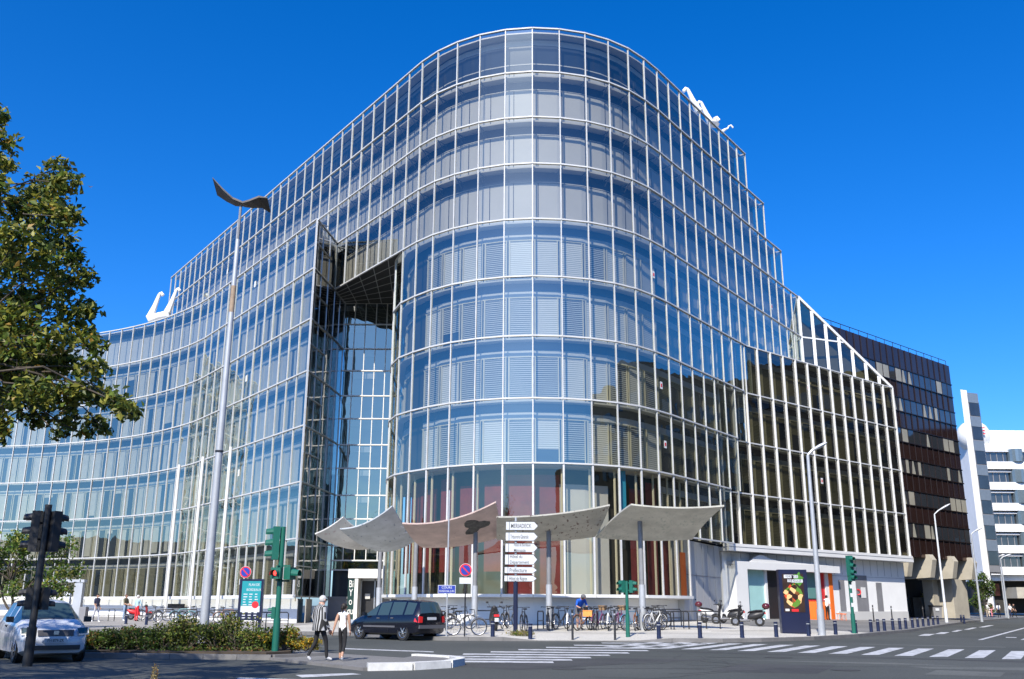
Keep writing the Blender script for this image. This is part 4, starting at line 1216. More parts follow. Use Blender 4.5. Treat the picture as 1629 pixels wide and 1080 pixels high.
g = on_road(43, 1060, 0)  # tree shade put into the colour: this signal is black, the others green
zt = at_y(68, 806, g.y).z
traffic_light('traffic light darkened to black for tree shade, two pairs of heads, before white car', g, zt + .05, [(-.24, .02, at_y(62, 845, g.y).z, -1.45, 3, 1.0, None), (.17, .1, at_y(62, 845, g.y).z, 2.55, 3, 1.0, None), (-.2, .05, at_y(50, 952, g.y).z, -1.2, 2, .8, None), (.16, .1, at_y(50, 952, g.y).z, 2.4, 2, .8, None)], .085, M['black'])
g = on_road(438, 1044, .15); g.y = 28.2; g.x = at_y(440, 1000, 28.2).x; g.z = zr(0, 28.2) + .15
zt = at_y(445, 838, g.y).z
t = traffic_light('green traffic light in the flower bed with a lit red pedestrian signal', g, zt, [(-.2, -.02, at_y(440, 864, g.y).z, -1.25, 3, .95, None), (-.06, -.2, at_y(440, 912, g.y).z, -.15, 1, .95, 0), (.28, .0, at_y(440, 912, g.y).z, 1.25, 1, 1.05, None), (-.13, .0, at_y(436, 975, g.y).z, -1.4, 2, .5, None)], .075)
g = on_plaza(999, 1014)
traffic_light('low green traffic light among the parked bicycles, two small heads', g, at_y(998, 924, g.y).z, [(-.2, 0, at_y(998, 933, g.y).z, -1.0, 2, .75, None), (.22, 0, at_y(998, 933, g.y).z, 1.1, 2, .75, None)], .065)
g = on_plaza(1359, 1008)
traffic_light('green traffic light with stickered pole before the white street wall', g, at_y(1354, 884, g.y).z, [(.03, -.15, at_y(1356, 900, g.y).z, .5, 3, .95, None), (.05, -.15, at_y(1356, 919, g.y).z, .4, 1, .95, None)], .075, None, None)
b = MB(); tl = [o for o in COL.objects if o.get('label', '').startswith('green traffic light with stickered')][0]
for z in (1.3, 1.75, 2.15): b.frame((g.x, g.y - .082, g.z + z), (.05, 0, 0), (0, .004, 0), (0, 0, .09))
b.build('sticker', M['plate'], tl)

# round no-parking signs, street name plate, direction signs
def no_parking(label, base, py, r, plate=True):
    t = thing('no_parking_sign', label, 'road sign', base, world=True); c = at_y(base_px(base), py, base.y)
    x, y, z = base.x, base.y, at_y(814, py, base.y).z
    b = MB(); b.tube([base, (x, y, z + .1)], .03, 8); b.build('post', M['black'], t, smooth=True)
    def disc(r, d, m, name):
        b = MB(); b.tube([(x, y - d, z), (x, y - d - .008, z)], r, 24); b.build(name, m, t)
    disc(r, .035, M['plate'], 'rim'); disc(r * .95, .044, M['red'], 'red_ring'); disc(r * .74, .053, M['blue'], 'face')
    b = MB(); b.bar((x - r * .55, y - .064, z + r * .55), (x + r * .55, y - .064, z - r * .55), .006, r * .2, (1, 0, 1)); b.build('slash', M['red'], t)
    if plate:
        b = MB(); b.box(x - r * .95, x + r * .95, y - .05, y - .035, z - r * 2.1, z - r * 1.15); b.build('lower_plate', M['plate'], t)
    return t
def base_px(p): return proj(p)[0]
g = on_plaza(384, 1000); no_parking('round no-parking sign beside the teal information panel', g, 912, .30)
g = on_plaza(739, 1013); no_parking('round no-parking sign with white plate behind the chained bicycle', g, 907, .26)
g = on_plaza(710, 1013)
t = thing('street_sign', 'dark blue street name plate on a grey post right of the car', 'street sign', g, world=True)
z = at_y(709, 937.5, g.y).z
b = MB(); b.tube([g, (g.x, g.y, at_y(709, 780, g.y).z)], .032, 8); b.build('post', M['galv'], t, smooth=True)
b = MB(); b.box(g.x - .38, g.x + .34, g.y - .06, g.y - .035, z - .17, z + .17); b.build('plate', M['plate'], t)
b = MB(); b.box(g.x - .36, g.x + .32, g.y - .066, g.y - .055, z - .15, z + .15); b.build('plate_face', M['blue'], t)
text_part('lettering', 'COURS', .13, facing((g.x - .02, g.y - .069, z + .07), (1, 0, 0), (0, 0, 1)), M['plate'], t, .001)
text_part('lettering', 'MARÉCHAL JUIN', .115, facing((g.x - .02, g.y - .069, z - .07), (1, 0, 0), (0, 0, 1)), M['plate'], t, .001, squash=.72)
g = on_plaza(820, 1009)
t = thing('direction_sign', 'six stacked white arrow signs on a dark blue post at the kerb', 'direction sign', g, world=True)
z1 = at_y(826, 922, g.y).z; z2 = at_y(829, 825, g.y).z
b = MB(); b.tube([g, (g.x, g.y, z1 - .05)], .1, 10); b.build('post', M['navy'], t, smooth=True)
b = MB(); b.tube([(g.x, g.y, z1 - .06), (g.x, g.y, z2 + .05)], .05, 8); b.build('upper_post', M['galv'], t, smooth=True)
sg = [(829, 845, 'MERIADECK', None), (846, 862, 'Trésorerie Générale', None), (863.5, 880, 'Hôtel de Bordeaux', 'Métropole'), (881, 900, 'Hôtel du', 'Département'), (901, 913.5, 'Préfecture', None), (914.5, 926.5, 'Hôtel de Région', None)]
xl = at_y(805, 870, g.y).x; xr = at_y(855, 870, g.y).x - .14
for y0, y1, s1, s2 in sg:
    za, zb = at_y(814, y1 - .4, g.y).z + .02, at_y(814, y0 + .4, g.y).z
    zc = (za + zb) / 2; h = (zb - za) / 2 * .93; sl_off = (y0 - 829) / 97 * -.07
    prof = [(xl, zc - h), (xr, zc - h), (xr + .17, zc), (xr, zc + h), (xl, zc + h)]
    b = MB(); vs = [(x + sl_off, g.y - .09, z) for x, z in prof] + [(x + sl_off, g.y - .055, z) for x, z in prof]
    b.mesh(vs, [(0, 1, 2, 3, 4), (9, 8, 7, 6, 5)] + [(i, 5 + i, 5 + (i + 1) % 5, (i + 1) % 5) for i in range(5)])
    sgn = b.build('arrow_plate', M['plate'], t)
    b = MB(); b.box(xl + .13 + sl_off, xl + .15 + sl_off, g.y - .095, g.y - .088, zc - h, zc + h)
    for zz in (zc - h, zc + h): b.bar((xl + sl_off, g.y - .092, zz), (xr + sl_off, g.y - .092, zz), .008, .018)
    b.bar((xr + sl_off, g.y - .092, zc - h), (xr + .17 + sl_off, g.y - .092, zc), .008, .018); b.bar((xr + sl_off, g.y - .092, zc + h), (xr + .17 + sl_off, g.y - .092, zc), .008, .018)
    b.build('border', M['ink'], t)
    lines = [s1] if not s2 else [s1, s2]
    for q, s in enumerate(lines):
        sz = (.26 if s == 'MERIADECK' else .235) if not s2 else .19
        zz = zc if not s2 else zc + (.13 if q == 0 else -.10)
        sq = min(.8, (.80 if s == 'MERIADECK' else .95) / (len(s) * sz * .54))
        off = .20 if s2 != 'Métropole' else .36
        if s2 == 'Métropole': sq = min(.62, .85 / (len(s) * sz * .54))
        text_part('lettering', s, sz, facing((xl + off + sl_off, g.y - .093, zz - .015), (1, 0, 0), (0, 0, 1)), M['ink'], t, .001, 'LEFT', sq)
# teal information panel and advertising panel
M['tealp'] = mat('teal_poster', (.015, .27, .30), .35, var=.05)
pa = on_plaza(385, 1002); pb = on_plaza(414, 1004)
t = thing('information_panel', 'dark framed information panel with a teal city poster on the left pavement', 'information panel', pa, world=True)
zb, ztp = at_y(400, 973, pa.y).z, at_y(400, 921, pa.y).z; x0, x1, y = at_y(379.5, 950, pa.y).x, at_y(417.5, 950, pa.y).x, pa.y
b = MB(); b.box(x0, x1, y, y + .25, pa.z + .45, ztp); b.build('case', M['navy'], t)
for xx in (x0 + .08, x1 - .08):
    b = MB(); b.box(xx - .07, xx + .07, y + .05, y + .2, pa.z - .2, pa.z + .45); b.build('leg', M['navy'], t)
b = MB(); b.box(x0 + .14, x1 - .1, y - .012, y + .01, zb + .28, ztp - .1); b.build('poster', M['tealp'], t)
b = MB(); b.box(x0 + .14, x1 - .1, y - .013, y + .01, zb - .02, zb + .27); b.build('poster_foot', M['plate'], t)
w_ = x1 - x0
text_part('lettering', 'PLAN DE', .17, facing((x0 + w_ * .62, y - .014, ztp - .28), (1, 0, 0), (0, 0, 1)), M['plate'], t, .001, squash=.8)
text_part('lettering', 'BORDEAUX', .17, facing((x0 + w_ * .62, y - .014, ztp - .52), (1, 0, 0), (0, 0, 1)), M['plate'], t, .001, squash=.8)
rr = random.Random(2)
for cxx in (.26, .5, .74):
    for k in range(10):
        L = rr.uniform(.10, .17) * w_; zz = ztp - .75 - k * .125; b = MB(); b.box(x0 + w_ * cxx - .07, x0 + w_ * cxx - .07 + L, y - .0145, y - .01, zz, zz + .045); b.build('text_line', M['plate'], t)
b = MB(); b.tube([(x0 + w_ * .72, y - .016, zb + .33), (x0 + w_ * .72, y - .010, zb + .33)], .17, 16); b.build('red_badge', M['red'], t)
pa = on_plaza(1262, 1008)
t = thing('advertising_panel', 'navy advertising pillar with a food poster on the right pavement', 'advertising panel', pa, world=True)
y = pa.y; x0, x1 = at_y(1241.5, 950, y).x, at_y(1286, 950, y).x; ztp = at_y(1262, 906, y).z; zb = at_y(1262, 975, y).z; x0 -= .02
b = MB(); b.box(x0, x1, y, y + .35, pa.z - .2, ztp); b.build('case', M['navy'], t)
b = MB(); b.box(x0 + .02, x1 - .02, y - .012, y + .01, pa.z + .05, zb - .07); b.build('lower_door', M['navy'], t)
def poster_mat():
    m = mat('food_poster', (.16, .08, .04), .3, var=.4, scale=3); tt = m.node_tree; bb = tt.nodes['Principled BSDF']
    tc = tt.nodes.new('ShaderNodeTexCoord'); v = tt.nodes.new('ShaderNodeTexVoronoi'); v.inputs['Scale'].default_value = 5.5; tt.links.new(tc.outputs['Object'], v.inputs['Vector'])
    cr = tt.nodes.new('ShaderNodeValToRGB'); el = cr.color_ramp.elements; el[0].color = (.03, .012, .008, 1); el[1].color = (.5, .38, .2, 1)
    for p, c in ((.3, (.2, .07, .02)), (.45, (.55, .06, .02)), (.6, (.75, .45, .2)), (.72, (.10, .22, .03))): e = el.new(p); e.color = (*c, 1)
    cr.color_ramp.interpolation = 'CONSTANT'
    sp = tt.nodes.new('ShaderNodeSeparateColor'); tt.links.new(v.outputs['Color'], sp.inputs[0]); tt.links.new(sp.outputs[0], cr.inputs[0])
    tt.links.new(cr.outputs[0], bb.inputs['Base Color']); return m
w_ = x1 - x0; h_ = ztp - zb
b = MB(); b.box(x0 + w_ * .12, x1 - w_ * .14, y - .014, y + .01, zb + .03, ztp - h_ * .1); b.build('poster', mat('poster_ground', (.035, .02, .014), .3, var=.5, scale=2), t)
b = MB(); pts = [(x0 + w_ * (.48 + .33 * math.cos(a) * (1 + .12 * math.sin(5 * a))), y - .017, zb + h_ * (.40 + .26 * math.sin(a) * (1 + .1 * math.cos(4 * a)))) for a in [2 * PI * k / 24 for k in range(24)]]
b.face(pts); b.build('food_picture', poster_mat(), t, fix=False)
b = MB(); pts = [(x0 + w_ * (.68 + .16 * math.cos(a) * (1 + .3 * math.sin(6 * a))), y - .0165, zb + h_ * (.78 + .14 * math.sin(a) * (1 + .25 * math.cos(5 * a)))) for a in [2 * PI * k / 24 for k in range(24)]]
b.face(pts); b.build('herb_picture', mat('herb_green', (.06, .2, .02), .5, var=.5, scale=14), t, fix=False)
b = MB()
for (u0, u1, v0, v1) in ((.18, .52, .80, .88), (.46, .68, .80, .87), (.30, .46, .71, .77), (.44, .84, .70, .77)): b.box(x0 + w_ * u0, x0 + w_ * u1, y - .021, y - .017, zb + h_ * v0, zb + h_ * v1)
b.build('text_boxes', M['plate'], t)
for s, u, v in (('VENEZ', .35, .84), ('VOUS', .57, .835), ('EN', .38, .74), ('RÉGALER', .64, .735)): text_part('lettering', s, .13, facing((x0 + w_ * u, y - .023, zb + h_ * v), (1, 0, 0), (0, 0, 1)), M['ink'], t, .001, squash=.75)
b = MB()
for (u0, u1) in ((.16, .3),): b.box(x0 + w_ * u0, x0 + w_ * u1, y - .02, y - .016, zb + .08, zb + .18)
b.build('logo_plate', M['plate'], t)
b = MB(); b.box(x0 + w_ * .38, x0 + w_ * .62, y - .02, y - .016, zb + .06, zb + .17); b.build('logo_bar', M['red'], t)

# bollards
def bollard(m, r, h):
    t = thing('bollard', '', 'bollard')
    b = MB(); b.lathe([(r * 1.05, -.25), (r * 1.05, .05), (r, .07), (r, h * .80), (r * .8, h * .82), (r * .8, h * .86), (r, h * .88), (r, h * .97), (r * .8, h)], n=12); b.build('post', m, t, smooth=True)
    b = MB(); b.tube([(0, 0, h * .815), (0, 0, h * .865)], r * .9, 12); b.build('band', M['galv'], t)
    return t
sh = [(783.7, 1015.5), (843.6, 1017.5), (1048.6, 1020), (1114, 1016.5), (1181, 1016.5), (1235.4, 1015.6), (1286.8, 1014.7), (1330, 1013), (1362, 1012), (1386.8, 1011.5), (1398, 1010), (1408, 1008.5), (1421.5, 1007.3), (1432.6, 1006), (1442, 1005), (1452.6, 1003), (1461, 1002), (1469.5, 1001), (1478, 1000), (1485.7, 999), (1493, 998), (1530, 993), (1534.5, 993.2), (200, 992.5), (232.5, 994)]
sh.sort()
p0 = bollard(M['navy'], .085, .60)
for i, (x, y) in enumerate(sh):
    o = p0 if i == 0 else dup(p0, (0, 0, 0))
    o.location = on_plaza(x, y); o['group'] = 'short navy bollards along the kerb'
    near = {0: ' beside the red scooter', 1: ' in front of the left bicycle row', 2: ' under the direction signs, left one', 3: ' under the direction signs, right one', 8: ' before the advertising pillar', 10: ' at the stickered traffic light', 23: ' of the far pair', 24: ' of the far pair'}.get(i, '')
    o['label'] = 'short navy bollard%s, %s from the left' % (near, ORD[i])
th = [(911, 1021), (978.6, 1021), (1390.4, 989), (1420, 991.5), (1469.6, 985)]
p1 = bollard(M['black'], .045, 1.18)
for i, (x, y) in enumerate(th):
    o = p1 if i == 0 else dup(p1, (0, 0, 0))
    o.location = on_plaza(x, y); o['group'] = 'thin black posts'
    o['label'] = ['thin black post at the kerb left of the low traffic light', 'thin black post at the kerb close beside the low traffic light', 'thin black post before the white street wall, left one', 'thin black post before the white street wall, right one', 'thin black post with pale cap beside the concrete planter'][i]

# bin, planters
g = on_plaza(1490, 985)
t = thing('rubbish_bin', 'dark grey wheeled rubbish bin with a white sticker near the bronze block', 'bin', g, world=True)
b = MB(); s = 1.2
b.mesh([(g.x + dx * w, g.y + dy * w, g.z + z) for z, w in ((.12, .36), (1.15, .45)) for dx, dy in ((-1, -1), (1, -1), (1, 1), (-1, 1))], [(0, 1, 2, 3), (4, 7, 6, 5)] + [(i, (i + 1) % 4, 4 + (i + 1) % 4, 4 + i) for i in range(4)]); b.build('body', M['gpanel'], t)
b = MB(); b.box(g.x - .5, g.x + .5, g.y - .5, g.y + .5, g.z + 1.16, g.z + 1.27); b.build('lid', M['black'], t)
b = MB(); b.box(g.x - .2, g.x + .15, g.y - .47, g.y - .43, g.z + .78, g.z + 1.02); b.build('sticker', M['plate'], t)
for sx in (-.3, .3):
    b = MB(); b.torus((g.x + sx, g.y + .3, g.z + .12), .08, .04, 'x', 12, 6); b.build('wheel', M['black'], t)
def planter(label, px, py, w, d, h, m):
    g = on_plaza(px, py)
    t = thing('planter', label, 'planter', g, world=True)
    b = MB(); a = fd * w / 2; c = -fn * d
    for q0, q1 in ((g - a, g + a), (g + a, g + a + c), (g + a + c, g - a + c), (g - a + c, g - a)): b.bar(up(q0, g.z + h / 2 - .1), up(q1, g.z + h / 2 - .1), .16, h + .2)
    b.build('wall', m, t); b = MB(); b.prism([(p.x, p.y) for p in (g - a, g + a, g + a + c, g - a + c)], g.z - .1, g.z + h - .12); b.build('soil', M['soil'], t)
    return t, g
pl1, plg1 = planter('tall grey concrete planter with a yellow-green shrub beside the bin', 1476, 983, 2.6, 2, 2.0, M['conc2'])
pl2, plg2 = planter('long rusty brown flower box before the concrete pier', 1527, 983, 3.6, 1.1, .75, mat('corten', (.17, .07, .05), .8, var=.25, scale=2))
b = MB(); g = on_plaza(1455, 978); t = thing('ramp_wall', 'stained grey concrete ramp wall at the end of the white facade', 'wall', g, world=True)
q = g + fd * 3.2; b.prism([(p.x, p.y) for p in (g - fd * .4, q, q - fn * .4, g - fd * .4 - fn * .4)], g.z - .4, g.z + 2.9); b.build('panel', M['conc2'], t)
b = MB(); b.tube([up(g - fd * .3 + fn * .5, g.z - .3), up(g - fd * .3 + fn * .5, g.z + 5.0)], .22, 12); b.build('column', M['gpanel'], t, smooth=True)

# cycle stands: black hoops
def hoop():
    t = thing('cycle_stand', '', 'cycle stand')
    b = MB(); b.tube([(-.55, 0, -.2), (-.55, 0, .72), (-.48, 0, .80), (.48, 0, .80), (.55, 0, .72), (.55, 0, -.2)], .028, 8); b.build('hoop', M['black'], t, smooth=True)
    b = MB(); b.tube([(-.55, 0, .38), (.55, 0, .38)], .022, 8); b.build('crossbar', M['black'], t, smooth=True)
    return t
h0 = hoop()
hp = [(700, 1000, 1.2), (768, 998, .3), (860, 1001, 1.3), (950, 1002, 1.4), (1063, 1002, .9), (1082, 1001, .55), (1106, 1000, .05), (1128, 1000, .05), (1068, 995, .2), (1050, 998, .8), (212, 988, .2), (262, 990, .3), (298, 990, .35), (340, 992, .4), (368, 992, .4), (425, 1000, .3), (440, 1000, .3), (120, 988, .1), (135, 988, .1), (168, 988, .1), (185, 988, .1)]
hp.sort()
for i, (x, y, rz) in enumerate(hp):
    o = h0 if i == 0 else dup(h0, (0, 0, 0))
    o.location = on_plaza(x, y); o.rotation_euler = (0, 0, rz); o['group'] = 'black cycle stands on the forecourt'
    o['label'] = 'black tubular cycle stand on the pavement, %s from the left' % ORD[i]

# grey portal frame on the left pavement (cycle hire terminal)
g = on_plaza(108, 988)
t = thing('portal_frame', 'pale grey portal frame with a terminal on the left pavement', 'portal frame', g, world=True)
k = g.y / 1512
for dx in (-.1, .5): pass
b = MB(); b.box(g.x + .2, g.x + .75, g.y - .1, g.y + .3, g.z - .2, g.z + 2.55); b.build('upright', M['galv'], t)
b = MB(); b.box(g.x - 2.2, g.x + .85, g.y - .15, g.y + .35, g.z + 2.56, g.z + 2.75); b.build('top_beam', M['galv'], t)
b = MB(); b.box(g.x - .35, g.x - .05, g.y - .1, g.y + .2, g.z - .2, g.z + 1.9); b.build('terminal', M['lampw'], t)
b = MB(); b.box(g.x + .76, g.x + 1.2, g.y - .2, g.y + .3, g.z - .1, g.z + .95); o = b.build('litter_bin', M['gpanel'], None, origin=(g.x + .98, g.y, g.z)); tag(o, 'grey box-shaped litter bin at the foot of the portal frame', 'bin')
# ------------------------------------------------------------------ vegetation
def leaf_mat(name, col, tr=.42):
    m = bpy.data.materials.new(name); m.use_nodes = True; t = m.node_tree; t.nodes.clear()
    out = t.nodes.new('ShaderNodeOutputMaterial'); mx = t.nodes.new('ShaderNodeMixShader'); mx.inputs[0].default_value = tr
    d = t.nodes.new('ShaderNodeBsdfPrincipled'); d.inputs['Roughness'].default_value = .5; d.inputs['Specular IOR Level'].default_value = .4
    tl = t.nodes.new('ShaderNodeBsdfTranslucent')
    g = t.nodes.new('ShaderNodeNewGeometry'); r = t.nodes.new('ShaderNodeMapRange'); r.inputs[3].default_value = .6; r.inputs[4].default_value = 1.5
    t.links.new(g.outputs['Random Per Island'], r.inputs[0])
    x = t.nodes.new('ShaderNodeVectorMath'); x.operation = 'SCALE'; x.inputs[0].default_value = col; t.links.new(r.outputs[0], x.inputs['Scale'])
    t.links.new(x.outputs[0], d.inputs['Base Color']); t.links.new(x.outputs[0], tl.inputs[0])
    t.links.new(d.outputs[0], mx.inputs[1]); t.links.new(tl.outputs[0], mx.inputs[2]); t.links.new(mx.outputs[0], out.inputs[0])
    return m
LM = {'mid': leaf_mat('leaf_mid', (.12, .17, .028)), 'dark': leaf_mat('leaf_dark', (.034, .056, .014)), 'light': leaf_mat('leaf_light', (.27, .265, .045)),
      'gold': leaf_mat('leaf_gold', (.26, .16, .025)), 'fresh': leaf_mat('leaf_fresh', (.085, .16, .025)), 'dry': leaf_mat('leaf_dry', (.20, .105, .04)), 'yellow': leaf_mat('flower_yellow', (.55, .33, .02)), 'straw': leaf_mat('straw', (.34, .27, .12))}
M['bark'] = mat('bark', (.075, .06, .045), .9, var=.35, scale=6, bump=.4, bscale=30)
def leaves(name, clumps, size, mats, weights, parent, seed=1, flat=.6, origin=None):
    """leaf-sized bent quads spread through ellipsoidal clumps (centre, (rx, ry, rz), count)"""
    rr = random.Random(seed); b = MB()
    for c, r, n in clumps:
        rx, ry, rz = r if isinstance(r, tuple) else (r, r, r)
        for _ in range(n):
            while True:
                u = Vector((rr.uniform(-1, 1), rr.uniform(-1, 1), rr.uniform(-1, 1)))
                if u.length <= 1: break
            u *= .55 + .45 * rr.random()
            p = Vector(c) + Vector((u.x * rx, u.y * ry, u.z * rz)) * rr.choice((1, 1, 1, 1.18))
            s = size * rr.uniform(.65, 1.3)
            nn = Vector((rr.gauss(0, .6), rr.gauss(0, .6), rr.gauss(.5, .6)))
            if nn.length < .1: nn = Vector((0, 0, 1))
            nn.normalize(); a = nn.cross(Vector((rr.gauss(0, 1), rr.gauss(0, 1), rr.gauss(0, 1))))
            if a.length < .05: continue
            a.normalize(); q = nn.cross(a); b.m = rr.choices(range(len(mats)), weights)[0]
            fold = nn * s * .16
            v = [p - a * s * .5, p - q * s * flat * .5 + fold, p + a * s * .55, p + q * s * flat * .5 + fold]
            b.mesh(v, [(0, 1, 2), (0, 2, 3)])
    return b.build(name, [LM[k] for k in mats], parent, fix=False, origin=origin)
def branchy(b, p, q, r0, r1, rr, n=5, wob=.12):
    pts = [p.lerp(q, i / n) + Vector((rr.gauss(0, 1), rr.gauss(0, 1), rr.gauss(0, .6))) * wob * (q - p).length * (0 if i in (0, n) else .5) for i in range(n + 1)]
    b.tube(pts, [r0 + (r1 - r0) * i / n for i in range(n + 1)], 7)
    return pts
# the big lime tree at the left edge
rr = random.Random(11)
base = Vector((-11.5, 15.5, zr(0, 15)))
tree = thing('tree', 'large lime tree with gold-tinged leaves reaching in from the left edge', 'tree', base, world=True)
cl = []
spots = [(-12, 185, .35), (0, 225, .34), (6, 262, .3), (25, 335, .35), (52, 318, .35), (92, 268, .3), (104, 292, .34), (72, 300, .4), (84, 335, .45), (108, 345, .3), (56, 362, .4), (22, 378, .4), (92, 385, .42), (116, 410, .3), (62, 415, .5), (20, 425, .5), (132, 440, .3), (100, 452, .42), (140, 492, .26), (112, 500, .38), (60, 475, .5), (15, 480, .5), (82, 540, .42), (130, 535, .33), (150, 548, .26), (35, 540, .5), (0, 520, .4), (110, 580, .38), (146, 585, .3), (62, 590, .48), (15, 590, .5), (88, 632, .42), (130, 625, .36), (165, 632, .3), (188, 642, .28), (203, 655, .24), (212, 662, .14), (40, 640, .4), (5, 640, .35), (60, 668, .26), (110, 668, .28), (150, 672, .24), (135, 690, .16), (166, 684, .15), (95, 690, .18), (5, 668, .2), (-15, 300, .4), (-10, 400, .45), (30, 505, .45), (-5, 560, .5), (50, 622, .4), (-10, 690, .3), (25, 605, .45), (75, 575, .45)]
lim = MB()
trunk_top = Vector((-11.3, 15.6, 4.2))
lim.tube([base - Vector((0, 0, .3)), base + Vector((0, 0, .5)), base.lerp(trunk_top, .6), trunk_top], [.36, .27, .23, .2], 10)
hubs = [Vector((-10.2, 15.3, 6.2)), Vector((-9.8, 15.2, 8.2)), Vector((-10.6, 15.8, 10.0)), Vector((-9.0, 14.8, 5.4))]
for h in hubs: branchy(lim, trunk_top, h, .07, .04, rr)
for px, py, r in spots:
    y = rr.uniform(14.0, 16.6); c = at_y(px, py, y)
    cl.append((c, (r * 1.05, r * 1.1, r * .8), int(235 * (r / .4) ** 2)))
    h = min(hubs, key=lambda h_: (h_ - c).length); branchy(lim, h, c, .024, .008, rr, 6)
for k in range(130):
    a = rr.uniform(0, 2 * PI); c = Vector((-13.6 + 4.2 * math.cos(a) * rr.random() ** .6, 15.5 + 4.6 * math.sin(a) * rr.random() ** .6, rr.uniform(4.6, 11.5)))
    if proj(c)[0] > -70 or c.y < 8: continue
    cl.append((c, rr.uniform(.6, .9), 70)); branchy(lim, min(hubs, key=lambda h_: (h_ - c).length), c, .05, .015, rr, 4)
lim.build('trunk', M['bark'], tree, smooth=True)
leaves('crown', cl, .125, ['mid', 'dark', 'light', 'gold'], [5, 3, 5.5, .5], tree, 3)

def small_tree(label, base, stems, clumps, size, mats, wts, seed, group=None):
    t = thing('tree', label, 'tree', base, world=True, group=group); rr = random.Random(seed); b = MB()
    for s in stems: branchy(b, base, base + Vector(s), .09, .04, rr, 5, .08)
    cs = []
    for c, r, n in clumps:
        p = base + Vector(c); cs.append((p, r, n)); s = min(stems, key=lambda s_: (base + Vector(s_) - p).length); branchy(b, base + Vector(s), p, .035, .012, rr, 3)
    b.build('trunk', M['bark'], t, smooth=True); leaves('crown', cs, size, mats, wts, t, seed)
    return t
rr = random.Random(21)
base = at_y(28, 985, 50); base.z = zp(base.x, base.y) if base.y > kerb_y(base.x) else zr(0, 50)
small_tree('small bright green multi-stemmed tree behind the shade-darkened traffic light', base, [(-1, 0, 2), (.2, .3, 2.2), (1.1, 0, 2), (-.4, -.4, 2.4)],
           [((rr.uniform(-2.7, 2.6), rr.uniform(-1.5, 1.5), rr.uniform(2.0, 4.6)), rr.uniform(.5, .85), 130) for _ in range(34)], .19, ['fresh', 'mid', 'light'], [5, 4, 2], 5)
b0 = at_y(1563, 962, 112); b0.z = .9
small_tree('dark green bushy tree between the concrete pier and the white office podium', b0, [(0, 0, 2.2), (.8, .3, 1.6)],
           [((rr.uniform(-.9, 1.9), rr.uniform(-1, 1), rr.uniform(.6, 4.4)), rr.uniform(.5, .8), 90) for _ in range(22)], .24, ['mid', 'dark', 'fresh'], [4, 3, 3], 6)
# plants of the planters
t = thing('shrub', 'yellow-green rounded shrub growing in the tall concrete planter', 'shrub', plg1 + Vector((0, 1, 1.85)), world=True)
c = plg1 + Vector((-.5, 1.1, 2.25)); leaves('foliage', [(c, (1.25, .8, .55), 420)], .16, ['light', 'fresh', 'gold'], [5, 3, 1], t, 8)
t = thing('flowers', 'red flowers in the long rusty flower box', 'flowers', plg2 + Vector((0, .5, .65)), world=True)
lm_red = leaf_mat('flower_red', (.5, .02, .02)); LM['red'] = lm_red
leaves('blooms', [(plg2 + Vector((dx, .5 + dx * .8, .85)), (.5, .35, .25), 60) for dx in (-1, -.2, .6, 1.1)], .13, ['red', 'mid'], [2, 3], t, 9)
# shrubs of the planting bed
bed = [(128, 1042, .7, .55, 'dry', 'dry low shrub with rusty tips at the left end of the planting bed'), (160, 1044, .9, .62, 'mix', 'green shrub beside the rusty one at the left of the planting bed'), (195, 1044, .95, .8, 'dark', 'dark rounded shrub left of centre in the planting bed'),
       (232, 1040, 1.0, .78, 'mix', 'mixed green shrub left of the tall mast'), (262, 1044, 1.0, .85, 'dark', 'dark dense shrub just left of the tall mast'), (300, 1043, 1.1, .85, 'dark', 'darkest shrub at the foot of the tall mast'),
       (345, 1042, 1.1, .95, 'dark', 'tall dark shrub just right of the tall mast'), (378, 1036, .95, 1.25, 'tall', 'tallest olive shrub in front of the teal information panel'), (400, 1045, .8, .75, 'mix', 'green shrub left of the red pedestrian signal'),
       (420, 1048, .6, .55, 'gold', 'yellow-leaved shrub at the foot of the green traffic light'), (452, 1046, .55, .8, 'gold', 'golden shrub right of the green traffic light pole'), (488, 1046, .5, .45, 'yellow', 'low clump of yellow flowers behind the striped tunic woman'),
       (290, 1034, .6, 1.2, 'tall', 'upright straw-coloured shrub behind the mast'), (135, 1030, .9, .65, 'mix', 'low green shrub behind the rusty one near the white car'), (215, 1030, .9, .7, 'dry', 'dry brown shrub at the back of the bed'), (330, 1030, .9, .9, 'dark', 'dark shrub at the back of the bed behind the mast'), (60, 1036, 1.2, .7, 'dark', 'dark shrub hidden behind the white car')]
pal = {'dry': (['dry', 'mid', 'gold', 'dark'], [4, 3, 2, 3]), 'mix': (['mid', 'fresh', 'dark', 'dry'], [4, 4, 4, .4]), 'dark': (['dark', 'mid', 'light', 'dry'], [7, 4, 1, .2]), 'tall': (['mid', 'light', 'straw', 'dark'], [4, 2, 1.5, 3]), 'gold': (['light', 'yellow', 'mid', 'dry'], [4, .6, 5, 2]), 'yellow': (['yellow', 'light', 'gold'], [2.5, 4, 2])}
for i, (px, py, w, h, kd, lab) in enumerate(bed):
    g = on_road(px, py, .16); 
    if g.y < 28.6: g.y = 28.6; g.x = at_y(px, 1000, 28.6).x
    g.z = zr(g.x, g.y) + .15; h *= .85
    r_ = random.Random(100 + i); t = thing('shrub', lab, 'shrub', g, world=True, group='shrubs of the planting bed')
    cs = [(g + Vector((r_.uniform(-.6, .6) * w, r_.uniform(-.1, .7) * w, h * r_.uniform(.12, .85))), (w * .42, w * .4, h * .28), 85) for _ in range(14)]
    st = MB()
    for c, _, _ in cs: branchy(st, g, c + Vector((0, 0, h * .1)), .018, .006, r_, 3)
    st.build('stems', M['bark'], t)
    leaves('foliage', cs, .085 if kd != 'yellow' else .07, *pal[kd], t, 200 + i)
gc = []
r_ = random.Random(77)
